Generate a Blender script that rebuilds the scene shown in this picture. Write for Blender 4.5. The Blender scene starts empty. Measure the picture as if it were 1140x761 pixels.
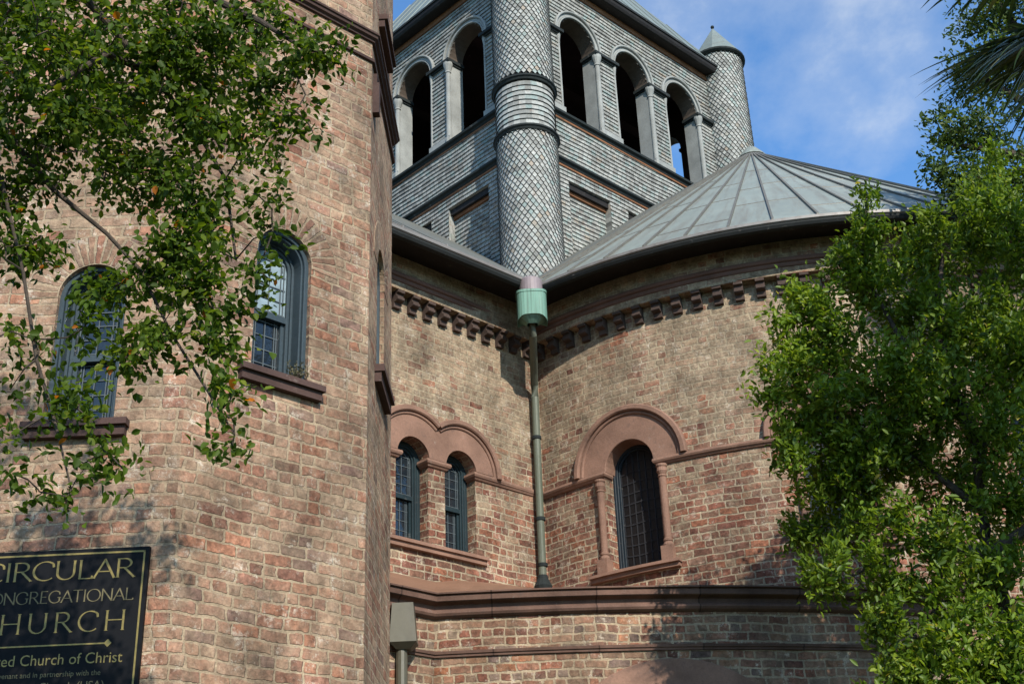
import bpy, math, random
import numpy as np
from mathutils import Vector, Matrix
R = math.radians
SC = bpy.context.scene
COL = SC.collection
rng = np.random.default_rng(7)
random.seed(7)

# ------------------------------------------------------------------ camera
F_PX, PITCH, ROLL = 1453.0, R(26.38), R(-2.334)
fwd = Vector((0, math.cos(PITCH), math.sin(PITCH)))
rt0 = Vector((1, 0, 0)); up0 = rt0.cross(fwd)
rt = math.cos(ROLL)*rt0 + math.sin(ROLL)*up0
up = -math.sin(ROLL)*rt0 + math.cos(ROLL)*up0
cam = bpy.data.cameras.new('camera'); cam_o = bpy.data.objects.new('camera', cam)
COL.objects.link(cam_o); SC.camera = cam_o
cam.sensor_width = 36; cam.lens = F_PX/1140*36; cam.clip_end = 5000; cam.clip_start = 0.05
cam_o.matrix_world = Matrix(((rt.x, up.x, -fwd.x, 0), (rt.y, up.y, -fwd.y, 0), (rt.z, up.z, -fwd.z, 0), (0, 0, 0, 1)))
GZ = -1.65                                   # ground level; the eye is at z = 0

# ------------------------------------------------------------------ light
SUN_AZ, SUN_EL = 159.0, 34.0
SC.view_settings.view_transform = 'Standard'; SC.view_settings.look = 'None'
SC.view_settings.exposure = 0.36; SC.view_settings.gamma = 1.0; SC.view_settings.use_curve_mapping = False
SUN_STRENGTH, SKY_STRENGTH = 4.9, 0.105
world = bpy.data.worlds.new("World"); SC.world = world; world.use_nodes = True
sl = bpy.data.lights.new('sun', 'SUN'); sl.energy = SUN_STRENGTH; sl.angle = R(0.5); sl.color = (1.0, 0.93, 0.82)
so = bpy.data.objects.new('sun', sl); COL.objects.link(so)
sd = Vector((math.sin(R(SUN_AZ))*math.cos(R(SUN_EL)), math.cos(R(SUN_AZ))*math.cos(R(SUN_EL)), math.sin(R(SUN_EL))))
so.rotation_euler = sd.to_track_quat('Z', 'Y').to_euler(); so.location = sd*60

# ------------------------------------------------------------------ node helper
class NT:
    def __init__(s, tree): s.t = tree; s.n = tree.nodes; s.l = tree.links
    def new(s, typ, **kw):
        n = s.n.new(typ)
        for k, v in kw.items(): setattr(n, k, v)
        return n
    def put(s, sock, v):
        if isinstance(v, bpy.types.NodeSocket): s.l.new(v, sock)
        elif v is not None:
            try: sock.default_value = v
            except Exception: sock.default_value = tuple(v) + (1.0,) if len(v) == 3 else tuple(v)[:3]
    def m(s, op, a, b=None, c=None, clamp=False):
        n = s.new('ShaderNodeMath', operation=op); n.use_clamp = clamp
        s.put(n.inputs[0], a)
        if b is not None: s.put(n.inputs[1], b)
        if c is not None: s.put(n.inputs[2], c)
        return n.outputs[0]
    def mix(s, f, a, b, bt='MIX'):
        n = s.new('ShaderNodeMix', data_type='RGBA', blend_type=bt)
        s.put(n.inputs[0], f); s.put(n.inputs[6], a); s.put(n.inputs[7], b)
        return n.outputs[2]
    def noise(s, vec, scale, detail=4, rough=0.55, dim='3D', lac=2.0, out=0):
        n = s.new('ShaderNodeTexNoise', noise_dimensions=dim)
        if vec is not None: s.l.new(vec, n.inputs['Vector'])
        n.inputs['Scale'].default_value = scale; n.inputs['Detail'].default_value = detail
        n.inputs['Roughness'].default_value = rough; n.inputs['Lacunarity'].default_value = lac
        return n.outputs[out]
    def ramp(s, f, stops, interp='LINEAR'):
        n = s.new('ShaderNodeValToRGB'); r = n.color_ramp; r.interpolation = interp
        while len(r.elements) < len(stops): r.elements.new(0.5)
        for e, (p, c) in zip(r.elements, stops):
            e.position = p; e.color = (c, c, c, 1) if isinstance(c, (int, float)) else tuple(c)+(1,)
        s.put(n.inputs[0], f); return n.outputs[0]
    def comb(s, x, y, z=0.0):
        n = s.new('ShaderNodeCombineXYZ'); s.put(n.inputs[0], x); s.put(n.inputs[1], y); s.put(n.inputs[2], z); return n.outputs[0]
    def sep(s, v):
        n = s.new('ShaderNodeSeparateXYZ'); s.l.new(v, n.inputs[0]); return n.outputs
    def bump(s, h, dist, strength=1.0, normal=None):
        n = s.new('ShaderNodeBump'); s.put(n.inputs['Height'], h); n.inputs['Distance'].default_value = dist
        n.inputs['Strength'].default_value = strength
        if normal is not None: s.l.new(normal, n.inputs['Normal'])
        return n.outputs[0]
    def attr(s, name):
        n = s.new('ShaderNodeAttribute', attribute_name=name); return n.outputs['Fac']
    def pos(s): return s.new('ShaderNodeNewGeometry').outputs['Position']
    def uv(s):
        n = s.new('ShaderNodeUVMap'); n.uv_map = 'UVMap'; return n.outputs[0]

def mat(name, build):
    m = bpy.data.materials.new(name); m.use_nodes = True
    t = NT(m.node_tree); b = m.node_tree.nodes['Principled BSDF']
    build(t, b); return m
def setp(t, b, color=None, rough=None, normal=None, spec=None, metal=None):
    if color is not None: t.put(b.inputs['Base Color'], color)
    if rough is not None: t.put(b.inputs['Roughness'], rough)
    if normal is not None: t.l.new(normal, b.inputs['Normal'])
    if spec is not None: b.inputs['Specular IOR Level'].default_value = spec
    if metal is not None: b.inputs['Metallic'].default_value = metal

# sky with thin clouds
wt = NT(world.node_tree)
sky = wt.new('ShaderNodeTexSky', sky_type='NISHITA'); sky.sun_disc = False
sky.sun_elevation = R(SUN_EL); sky.sun_rotation = R(SUN_AZ); sky.air_density = 1.0; sky.dust_density = 0.6; sky.ozone_density = 1.6
wd = wt.new('ShaderNodeTexCoord').outputs['Generated']
wx, wy, wz = wt.sep(wd)
den = wt.m('ADD', wt.m('MAXIMUM', wz, 0.0), 0.18)
cv = wt.comb(wt.m('DIVIDE', wx, den), wt.m('DIVIDE', wy, den), 0.0)
mp = wt.new('ShaderNodeMapping'); mp.inputs['Scale'].default_value = (1.0, 0.75, 1); mp.inputs['Location'].default_value = (0.93, 0.22, 0)
wt.l.new(cv, mp.inputs[0])
c1 = wt.noise(mp.outputs[0], 2.6, 8, 0.6)
c2 = wt.noise(mp.outputs[0], 0.9, 3, 0.5)
cf = wt.m('ADD', wt.m('MULTIPLY', c1, 0.65), wt.m('MULTIPLY', c2, 0.5))
cf = wt.ramp(cf, [(0.57, 0.0), (0.64, 0.20), (0.72, 0.65)])
cf = wt.m('MULTIPLY', cf, wt.m('GREATER_THAN', wz, 0.0))
skyc = wt.mix(0.0, sky.outputs[0], (1, 1, 1, 1))
skyb = wt.mix(1.0, skyc, (1.04, 1.58, 2.0, 1), 'MULTIPLY')
skyo = wt.mix(cf, skyb, (6.6, 7.0, 7.3, 1))
wt.l.new(skyo, world.node_tree.nodes['Background'].inputs[0])
world.node_tree.nodes['Background'].inputs[1].default_value = SKY_STRENGTH

# ------------------------------------------------------------------ mesh builder
class MB:
    def __init__(s): s.v = []; s.f = []; s.uv = []; s.mi = []; s.rn = []; s.sm = []
    def face(s, pts, uvs=None, mi=0, rn=0.0, sm=False):
        i = len(s.v); s.v.extend([tuple(p) for p in pts]); s.f.append(tuple(range(i, i+len(pts))))
        s.uv.extend(uvs if uvs is not None else [(p[0]+p[1], p[2]) for p in pts]); s.mi.append(mi); s.rn.append(rn); s.sm.append(sm)
    def build(s, name, mats, parent=None, smooth=None, merge=False):
        me = bpy.data.meshes.new(name); me.from_pydata(s.v, [], s.f)
        uvl = me.uv_layers.new(name='UVMap'); uvl.data.foreach_set('uv', np.array(s.uv, dtype=np.float32).ravel())
        a = me.attributes.new('rnd', 'FLOAT', 'FACE'); a.data.foreach_set('value', np.array(s.rn, dtype=np.float32))
        if not isinstance(mats, (list, tuple)): mats = [mats]
        for m in mats: me.materials.append(m)
        me.polygons.foreach_set('material_index', s.mi)
        me.polygons.foreach_set('use_smooth', s.sm if smooth is None else [smooth]*len(s.f))
        if merge:
            import bmesh
            bm = bmesh.new(); bm.from_mesh(me); bmesh.ops.remove_doubles(bm, verts=bm.verts, dist=1e-4); bm.to_mesh(me); bm.free()
        me.update()
        o = bpy.data.objects.new(name, me); COL.objects.link(o)
        if parent is not None: adopt(o, parent)
        return o
def world_loc(o):
    l = Vector((0, 0, 0))
    p = o
    if o.type == 'EMPTY': return Vector(o.location)
    return l
def adopt(o, parent):
    o.parent = parent
    o.matrix_parent_inverse = Matrix.Translation(-world_loc(parent))
def thing(name, loc, label, cat, group=None):
    o = bpy.data.objects.new(name, None); COL.objects.link(o); o.location = loc; o.empty_display_size = 0.3
    o['label'] = label; o['category'] = cat
    if group: o['group'] = group
    return o

# ------------------------------------------------------------------ church plan (metres, eye at origin)
AZ = R(45.8)
U = np.array([math.sin(AZ), math.cos(AZ)]); N = np.array([-U[1], U[0]])
WC = np.array([0.247, 13.868]); CC = np.array([3.94, 17.40]); T1 = np.array([0.36, 17.047]); SB = 5.5
RD = 5.05
def V3(p, z): return (float(p[0]), float(p[1]), float(z))
def planar(p0, dr, out):
    p0 = np.array(p0, float); dr = np.array(dr, float); out = np.array(out, float)
    return lambda s, z, d=0.0: V3(p0+dr*s+out*d, z)
fW = planar(WC, U, -N)
def cyl(c, r, az0):
    def f(s, z, d=0.0):
        a = R(az0)-s/r; return V3(c+(r+d)*np.array([math.sin(a), math.cos(a)]), z)
    return f
fD = cyl(CC, RD, 212.75)
C2 = np.array([-0.076, 23.243]); R2 = 11.887
fA = cyl(C2, R2, 173.4)
def sD(az): return R(212.75-az)*RD
def sA(az): return R(173.4-az)*R2

def span(a, b, step):
    n = max(1, int(math.ceil(abs(b-a)/step))); return [a+(b-a)*i/n for i in range(n+1)]
def panel(mb, fm, s0, s1, z0, z1, ops=(), step=99., dfun=None, wav=None, under=False, mi=0, rnf=None, dd=0.0, arcn=14):
    """wall strip with arched openings: ops = (centre, half width, bottom, spring)"""
    dfun = dfun or (lambda z: dd)
    wav = wav or (lambda s, z: 0.0)
    br = set(round(x, 5) for x in span(s0, s1, step))
    for sc, hw, zb, zs in ops:
        if sc+hw < s0 or sc-hw > s1: continue
        for k in range(arcn+1):
            x = sc-hw*math.cos(math.pi*k/arcn)
            if s0 < x < s1: br.add(round(x, 5))
    br = sorted(br)
    def pt(s, z): return fm(s, z+wav(s, z), dfun(z))
    def q(a, b, za, zb_, zc, zd):
        if zd-za < 1e-5 and zc-zb_ < 1e-5: return
        rn = rnf() if rnf else 0.0
        mb.face([pt(a, za), pt(b, zb_), pt(b, zc), pt(a, zd)], [(a, za), (b, zb_), (b, zc), (a, zd)], mi, rn)
    for a, b in zip(br[:-1], br[1:]):
        if b-a < 1e-4: continue
        m = (a+b)/2; op = None
        for o in ops:
            if abs(m-o[0]) < o[1]: op = o
        if op is None:
            q(a, b, z0, z0, z1, z1)
            if under: mb.face([fm(a, z0+wav(a, z0), dfun(z0)), fm(b, z0+wav(b, z0), dfun(z0)), fm(b, z0+wav(b, z0), dfun(z1)), fm(a, z0+wav(a, z0), dfun(z1))], [(a, z0)]*4, mi)
        else:
            sc, hw, zb, zs = op
            ta = zs+math.sqrt(max(0, hw*hw-(a-sc)**2)); tb = zs+math.sqrt(max(0, hw*hw-(b-sc)**2))
            if z0 < zb: q(a, b, z0, z0, min(zb, z1), min(zb, z1))
            if z1 > min(ta, tb):
                q(a, b, min(max(ta, z0), z1), min(max(tb, z0), z1), z1, z1)
            if under and (z0 < zb or z0 > max(ta, tb)):
                mb.face([fm(a, z0+wav(a, z0), dfun(z0)), fm(b, z0+wav(b, z0), dfun(z0)), fm(b, z0+wav(b, z0), dfun(z1)), fm(a, z0+wav(a, z0), dfun(z1))], [(a, z0)]*4, mi)
def reveal(mb, fm, op, d0, d1, mi=0, n=16, floor=True, jambs=True):
    sc, hw, zb, zs = op
    pts = ([(sc-hw, zb)] if jambs else []) + [(sc-hw*math.cos(math.pi*k/n), zs+hw*math.sin(math.pi*k/n)) for k in range(n+1)] + ([(sc+hw, zb)] if jambs else [])
    L = 0
    for (a, za), (b, zb2) in zip(pts[:-1], pts[1:]):
        l = math.hypot(b-a, zb2-za)
        if l > 1e-5:
            if abs(a-b) < 1e-6: uvs = [(d0, za), (d0, zb2), (d1, zb2), (d1, za)]
            else: uvs = [(d0, L), (d0, L+l), (d1, L+l), (d1, L)]
            mb.face([fm(a, za, d0), fm(b, zb2, d0), fm(b, zb2, d1), fm(a, za, d1)], uvs, mi)
        L += l
    if floor: mb.face([fm(sc-hw, zb, d0), fm(sc+hw, zb, d0), fm(sc+hw, zb, d1), fm(sc-hw, zb, d1)], None, mi)
def box(mb, fm, s0, s1, z0, z1, d0, d1, mi=0, step=0.3, rn=0.0, skew=0.0):
    ss = span(s0, s1, step)
    for a, b in zip(ss[:-1], ss[1:]):
        mb.face([fm(a, z0, d1), fm(b, z0, d1), fm(b, z1, d1-skew), fm(a, z1, d1-skew)], [(a, z0), (b, z0), (b, z1), (a, z1)], mi, rn)
        mb.face([fm(a, z1, d1-skew), fm(b, z1, d1-skew), fm(b, z1, d0), fm(a, z1, d0)], [(a, d1), (b, d1), (b, d0), (a, d0)], mi, rn)
        mb.face([fm(a, z0, d0), fm(b, z0, d0), fm(b, z0, d1), fm(a, z0, d1)], [(a, d0), (b, d0), (b, d1), (a, d1)], mi, rn)
        mb.face([fm(a, z0, d0), fm(b, z0, d0), fm(b, z1, d0), fm(a, z1, d0)], [(a, z0), (b, z0), (b, z1), (a, z1)], mi, rn)
    for s in (s0, s1):
        mb.face([fm(s, z0, d0), fm(s, z0, d1), fm(s, z1, d1-skew), fm(s, z1, d0)], [(d0, z0), (d1, z0), (d1, z1), (d0, z1)], mi, rn)
def arch_ring(mb, fm, sc, zs, ri, ro, d0, d1, a0=0.0, a1=180.0, n=20, mi=0, bev=0.0, zleg=None):
    """projecting arch moulding of rectangular section, angle from the right foot (0) over the top to the left (180)"""
    prof = [(ri, d0), (ri, d1-bev), (ri+bev, d1), (ro-bev, d1), (ro, d1-bev), (ro, d0)]
    A = [R(a0+(a1-a0)*i/n) for i in range(n+1)]
    st = [(lambda r, d, a=a: (sc+r*math.cos(a), zs+r*math.sin(a), d)) for a in A]
    if zleg is not None:
        st = [(lambda r, d: (sc+r, zleg, d))] + st + [(lambda r, d: (sc-r, zleg, d))]
    L = 0
    for i in range(len(st)-1):
        for (r0, e0), (r1, e1) in zip(prof[:-1], prof[1:]):
            p = [st[i](r0, e0), st[i](r1, e1), st[i+1](r1, e1), st[i+1](r0, e0)]
            mb.face([fm(*x) for x in p], [(x[0], x[1]) for x in p], mi)
    for e in (0, -1):
        mb.face([fm(*st[e](r, d)) for r, d in prof], [(r, d) for r, d in prof], mi)
def sweep(mb, path, prof, side=1, closed=False, mi=0, caps=True, u0=0.0, smooth=False):
    P = [np.array(p, float) for p in path]; n = len(P); offs = []
    for i in range(n):
        if closed: a, b = P[i]-P[i-1], P[(i+1) % n]-P[i]
        else:
            a = P[i]-P[i-1] if i > 0 else P[1]-P[0]; b = P[i+1]-P[i] if i < n-1 else P[-1]-P[-2]
        a = a/np.linalg.norm(a); b = b/np.linalg.norm(b)
        na = side*np.array([a[1], -a[0]]); nb = side*np.array([b[1], -b[0]]); m = na+nb; m = m/np.linalg.norm(m)
        offs.append(m/max(0.35, m @ na))
    L = u0; idx = list(range(n))+([0] if closed else [])
    for i, j in zip(idx[:-1], idx[1:]):
        l = np.linalg.norm(P[j]-P[i]); h = 0
        for (d0, z0), (d1, z1) in zip(prof[:-1], prof[1:]):
            dh = math.hypot(d1-d0, z1-z0)
            mb.face([V3(P[i]+offs[i]*d0, z0), V3(P[j]+offs[j]*d0, z0), V3(P[j]+offs[j]*d1, z1), V3(P[i]+offs[i]*d1, z1)],
                    [(L, h), (L+l, h), (L+l, h+dh), (L, h+dh)], mi, 0, smooth); h += dh
        L += l
    if caps and not closed:
        for i in (0, n-1): mb.face([V3(P[i]+offs[i]*d, z) for d, z in prof], None, mi)
def tube(mb, pts, rad, n=8, mi=0, cap=True, rn=0.0):
    pts = [Vector(p) for p in pts]; rings = []; L = 0; Ls = []
    for i, p in enumerate(pts):
        t = (pts[min(i+1, len(pts)-1)]-pts[max(i-1, 0)]).normalized()
        a = Vector((0, 0, 1)) if abs(t.z) < 0.9 else Vector((1, 0, 0))
        x = t.cross(a).normalized(); y = t.cross(x); r = rad[i] if hasattr(rad, '__len__') else rad
        rings.append([p+(x*math.cos(2*math.pi*k/n)+y*math.sin(2*math.pi*k/n))*r for k in range(n)])
        if i: L += (p-pts[i-1]).length
        Ls.append(L)
    for i in range(len(pts)-1):
        for k in range(n):
            k2 = (k+1) % n; c = 2*math.pi*(rad[i] if hasattr(rad, '__len__') else rad)
            mb.face([rings[i][k], rings[i][k2], rings[i+1][k2], rings[i+1][k]], [(k/n*c, Ls[i]), ((k+1)/n*c, Ls[i]), ((k+1)/n*c, Ls[i+1]), (k/n*c, Ls[i+1])], mi, rn, True)
    if cap:
        mb.face(rings[0], None, mi, rn); mb.face(rings[-1], None, mi, rn)
def lathe(mb, c, prof, n=24, mi=0, smooth=True):
    for (r0, z0), (r1, z1) in zip(prof[:-1], prof[1:]):
        for k in range(n):
            a, b = 2*math.pi*k/n, 2*math.pi*(k+1)/n
            p = [(c[0]+r0*math.cos(a), c[1]+r0*math.sin(a), z0), (c[0]+r0*math.cos(b), c[1]+r0*math.sin(b), z0),
                 (c[0]+r1*math.cos(b), c[1]+r1*math.sin(b), z1), (c[0]+r1*math.cos(a), c[1]+r1*math.sin(a), z1)]
            mb.face(p, [(a*r0, z0), (b*r0, z0), (b*r1, z1), (a*r1, z1)], mi, 0, smooth)

# ------------------------------------------------------------------ materials
def brick_build(pal, mortar, wash, wash_amt, wash_lo=None, wash_hi=None, mort=0.011, seed=0.0, h=0.076, wob=1.0, arch=False):
    def build(t, b):
        uv = t.uv(); pos = t.pos()
        n1 = t.new('ShaderNodeTexNoise'); t.l.new(pos, n1.inputs['Vector']); n1.inputs['Scale'].default_value = 9; n1.inputs['Detail'].default_value = 2
        n2 = t.new('ShaderNodeTexNoise'); t.l.new(pos, n2.inputs['Vector']); n2.inputs['Scale'].default_value = 1.3; n2.inputs['Detail'].default_value = 2
        a = t.sep(n1.outputs['Color']); c = t.sep(n2.outputs['Color']); x, y, _ = t.sep(uv)
        u = t.m('ADD', x, t.m('MULTIPLY', t.m('SUBTRACT', a[0], 0.5), 0.045*wob))
        v = t.m('ADD', t.m('ADD', y, t.m('MULTIPLY', t.m('SUBTRACT', a[1], 0.5), 0.026*wob)), t.m('MULTIPLY', t.m('SUBTRACT', c[1], 0.5), 0.06*wob))
        vr = t.m('DIVIDE', t.m('ADD', v, 40.0), h); row = t.m('FLOOR', vr); fy = t.m('MULTIPLY', t.m('FRACT', vr), h)
        wn = t.new('ShaderNodeTexWhiteNoise', noise_dimensions='1D'); t.l.new(t.m('ADD', row, seed), wn.inputs['W'])
        rr = wn.outputs['Value']
        head = t.m('LESS_THAN', t.m('MODULO', t.m('ADD', row, 1.0), 5.0), 0.5)
        Lx = t.m('SUBTRACT', 0.196, t.m('MULTIPLY', head, 0.096))
        off = t.m('ADD', t.m('MULTIPLY', t.m('MODULO', row, 2.0), 0.5), t.m('MULTIPLY', rr, 0.35))
        ur = t.m('ADD', t.m('DIVIDE', t.m('ADD', u, 50.0), Lx), off)
        if arch: Lx = t.m('ADD', 0.0, 0.216); ur = t.m('DIVIDE', t.m('ADD', x, 21.6), Lx)
        col0 = t.m('FLOOR', ur); w0 = t.new('ShaderNodeTexWhiteNoise', noise_dimensions='2D'); t.l.new(t.comb(col0, row), w0.inputs['Vector'])
        br = t.m('MULTIPLY', t.m('GREATER_THAN', w0.outputs['Value'], 2.0 if arch else 0.84), t.m('SUBTRACT', 1.0, head))
        k = t.m('ADD', br, 1.0); Lx = t.m('DIVIDE', Lx, k); ur = t.m('MULTIPLY', ur, k)
        col = t.m('FLOOR', ur); fx = t.m('MULTIPLY', t.m('FRACT', ur), Lx)
        w = t.new('ShaderNodeTexWhiteNoise', noise_dimensions='3D'); t.l.new(t.comb(col, row, t.m('ADD', br, seed)), w.inputs['Vector'])
        rc = t.sep(w.outputs['Color'])
        ex = t.m('MINIMUM', fx, t.m('SUBTRACT', Lx, fx)); ey = t.m('MINIMUM', fy, t.m('SUBTRACT', h, fy))
        mw = t.m('ADD', mort*0.5, t.m('MULTIPLY', t.m('SUBTRACT', rc[1], 0.3), 0.004))
        ex = t.m('SUBTRACT', ex, mw); ey = t.m('SUBTRACT', ey, mw)
        rad = 0.008
        qx = t.m('MAXIMUM', t.m('SUBTRACT', rad, ex), 0.0); qy = t.m('MAXIMUM', t.m('SUBTRACT', rad, ey), 0.0)
        dist = t.m('SUBTRACT', rad, t.m('SQRT', t.m('ADD', t.m('MULTIPLY', qx, qx), t.m('MULTIPLY', qy, qy))))
        fine = t.noise(pos, 75, 3, 0.7); fine2 = t.noise(pos, 24, 3, 0.6)
        dist = t.m('ADD', dist, t.m('MULTIPLY', t.m('SUBTRACT', fine2, 0.52), 0.017))
        mask = t.new('ShaderNodeMapRange', interpolation_type='SMOOTHSTEP'); t.l.new(dist, mask.inputs[0])
        mask.inputs[1].default_value = -0.0005; mask.inputs[2].default_value = 0.0035; mask = mask.outputs[0]
        n = len(pal); bc = t.ramp(rc[0], [(i/n, p) for i, p in enumerate(pal)], 'CONSTANT')
        bc = t.mix(1.0, bc, t.ramp(rc[2], [(0, 0.76), (1, 1.16)]), 'MULTIPLY')
        bc = t.mix(1.0, bc, t.ramp(fine2, [(0.3, 0.5), (0.7, 1.3)]), 'MULTIPLY')
        bc = t.mix(1.0, bc, t.ramp(fine, [(0.3, 0.80), (0.7, 1.15)]), 'MULTIPLY')
        mc = t.mix(1.0, mortar, t.ramp(fine, [(0.25, 0.68), (0.7, 1.12)]), 'MULTIPLY')
        # lime bloom and old limewash over brick and joint
        big = t.noise(pos, 0.9, 5, 0.6); mid = t.noise(pos, 5.0, 5, 0.7); spk = t.noise(pos, 22, 4, 0.75)
        wf = t.m('ADD', t.m('MULTIPLY', big, 0.8), t.m('ADD', t.m('MULTIPLY', mid, 1.0), t.m('SUBTRACT', t.m('MULTIPLY', rc[1], 0.40), 0.19)))
        if wash_lo is not None:
            z = t.sep(pos)[2]; mr = t.new('ShaderNodeMapRange'); t.l.new(t.m('ADD', z, t.m('MULTIPLY', mid, 0.5)), mr.inputs[0])
            mr.inputs[1].default_value = wash_lo; mr.inputs[2].default_value = wash_hi; mr.inputs[3].default_value = -0.33; mr.inputs[4].default_value = 0.13
            wf = t.m('ADD', wf, mr.outputs[0])
        wf = t.m('MULTIPLY', t.ramp(wf, [(0.72, 0.0), (1.12, 1.0)]), wash_amt)
        wcol = t.mix(t.ramp(spk, [(0.38, 0.0), (0.6, 1.0)]), wash, tuple(x*0.55 for x in wash))
        c1_ = t.mix(mask, mc, bc)
        c1_ = t.mix(wf, c1_, wcol)
        wh = t.m('MULTIPLY', t.ramp(t.noise(pos, 6.5, 8, 0.85), [(0.53, 0.0), (0.60, 1.0)]), t.ramp(spk, [(0.45, 0.0), (0.6, 0.75)]))
        c1_ = t.mix(wh, c1_, (0.62, 0.57, 0.50, 1))
        dk = t.m('MULTIPLY', t.ramp(t.noise(pos, 3.1, 6, 0.8), [(0.54, 0.0), (0.68, 1.0)]), 0.6)
        c1_ = t.mix(dk, c1_, (0.085, 0.07, 0.055, 1))
        lgv = t.noise(pos, 2.4, 7, 0.75); c1_ = t.mix(1.0, c1_, t.ramp(lgv, [(0.34, 0.60), (0.62, 1.18)]), 'MULTIPLY')
        sv = t.noise(t.comb(t.m('MULTIPLY', x, 2.2), t.m('MULTIPLY', y, 0.9)), 1.0, 5, 0.65)
        c1_ = t.mix(1.0, c1_, t.ramp(sv, [(0.3, 0.64), (0.62, 1.1)]), 'MULTIPLY')
        c1_ = t.mix(1.0, c1_, (0.93, 0.865, 0.78, 1), 'MULTIPLY')
        hgt = t.m('ADD', t.m('MULTIPLY', mask, t.m('SUBTRACT', 1.0, t.m('MULTIPLY', wf, 0.6))), t.m('ADD', t.m('MULTIPLY', fine, 0.7), t.m('MULTIPLY', fine2, 0.7)))
        hgt = t.m('ADD', hgt, t.m('MULTIPLY', rc[2], 0.35))
        setp(t, b, c1_, 0.92, t.bump(hgt, 0.009, 0.9), 0.2)
    return build
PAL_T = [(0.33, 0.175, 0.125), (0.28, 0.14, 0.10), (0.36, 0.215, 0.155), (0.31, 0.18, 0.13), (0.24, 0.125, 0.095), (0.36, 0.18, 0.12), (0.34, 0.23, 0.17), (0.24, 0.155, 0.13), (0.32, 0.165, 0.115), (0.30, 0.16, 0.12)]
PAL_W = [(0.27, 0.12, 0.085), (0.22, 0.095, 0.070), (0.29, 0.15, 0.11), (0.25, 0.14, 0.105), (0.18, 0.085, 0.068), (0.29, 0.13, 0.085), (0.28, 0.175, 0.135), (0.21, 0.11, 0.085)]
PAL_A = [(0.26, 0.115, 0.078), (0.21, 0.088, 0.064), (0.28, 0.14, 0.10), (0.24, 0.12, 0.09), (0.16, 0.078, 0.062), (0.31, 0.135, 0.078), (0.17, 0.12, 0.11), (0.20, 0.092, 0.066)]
M = {}
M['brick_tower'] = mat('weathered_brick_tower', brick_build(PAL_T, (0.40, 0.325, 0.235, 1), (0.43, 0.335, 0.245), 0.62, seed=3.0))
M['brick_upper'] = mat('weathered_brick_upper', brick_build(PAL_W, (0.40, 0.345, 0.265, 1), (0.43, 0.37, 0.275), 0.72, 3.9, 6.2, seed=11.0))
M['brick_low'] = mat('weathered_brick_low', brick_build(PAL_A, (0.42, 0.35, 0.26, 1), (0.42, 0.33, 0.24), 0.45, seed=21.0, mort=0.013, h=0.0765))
M['voussoir'] = mat('arch_brick', brick_build(PAL_T, (0.40, 0.325, 0.235, 1), (0.43, 0.335, 0.245), 0.45, seed=5.0, wob=0.12, h=0.054, arch=True))

def stone(c, var=0.25, rough=0.85, drk=0.5, bump=0.004, joint=0.0):
    def build(t, b):
        pos = t.pos(); a = t.noise(pos, 3.0, 6, 0.65); f = t.noise(pos, 60, 4, 0.7); g = t.noise(pos, 12, 5, 0.7)
        col = t.mix(1.0, c+(1,), t.ramp(a, [(0.3, 1-var), (0.7, 1+var)]), 'MULTIPLY')
        col = t.mix(1.0, col, t.ramp(f, [(0.3, 0.85), (0.7, 1.12)]), 'MULTIPLY')
        col = t.mix(t.m('MULTIPLY', t.ramp(g, [(0.55, 0), (0.75, 1)]), drk), col, (0.06, 0.045, 0.04, 1))
        col = t.mix(t.m('MULTIPLY', t.ramp(t.noise(pos, 8, 6, 0.8), [(0.62, 0), (0.75, 1)]), 0.35), col, (0.42, 0.38, 0.33, 1))
        if joint:
            jx = t.m('FRACT', t.m('DIVIDE', t.m('ADD', t.sep(t.uv())[0], 30.0), joint)); jm = t.m('MINIMUM', jx, t.m('SUBTRACT', 1.0, jx))
            col = t.mix(1.0, col, t.ramp(jm, [(0.004, 0.35), (0.009, 1.0)]), 'MULTIPLY')
            wn = t.new('ShaderNodeTexWhiteNoise', noise_dimensions='1D'); t.l.new(t.m('FLOOR', t.m('DIVIDE', t.m('ADD', t.sep(t.uv())[0], 30.0), joint)), wn.inputs['W'])
            col = t.mix(1.0, col, t.ramp(wn.outputs['Value'], [(0, 0.8), (1, 1.18)]), 'MULTIPLY')
        setp(t, b, col, rough, t.bump(t.m('ADD', g, t.m('MULTIPLY', f, 0.5)), bump, 0.8), 0.25)
    return build
M['brownstone'] = mat('brownstone', stone((0.205, 0.118, 0.084), 0.32, drk=0.65))
M['brownstone_dark'] = mat('brownstone_dark', stone((0.13, 0.07, 0.052), 0.3))
M['sill_dark'] = mat('sill_stone', stone((0.060, 0.034, 0.028), 0.25, drk=0.4))
M['coping'] = mat('coping_stone', stone((0.115, 0.065, 0.048), 0.45, drk=0.8, joint=0.92))
M['lead_brown'] = mat('brown_sheet_roof', stone((0.20, 0.11, 0.07), 0.15, 0.6, 0.3, 0.002))

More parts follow.
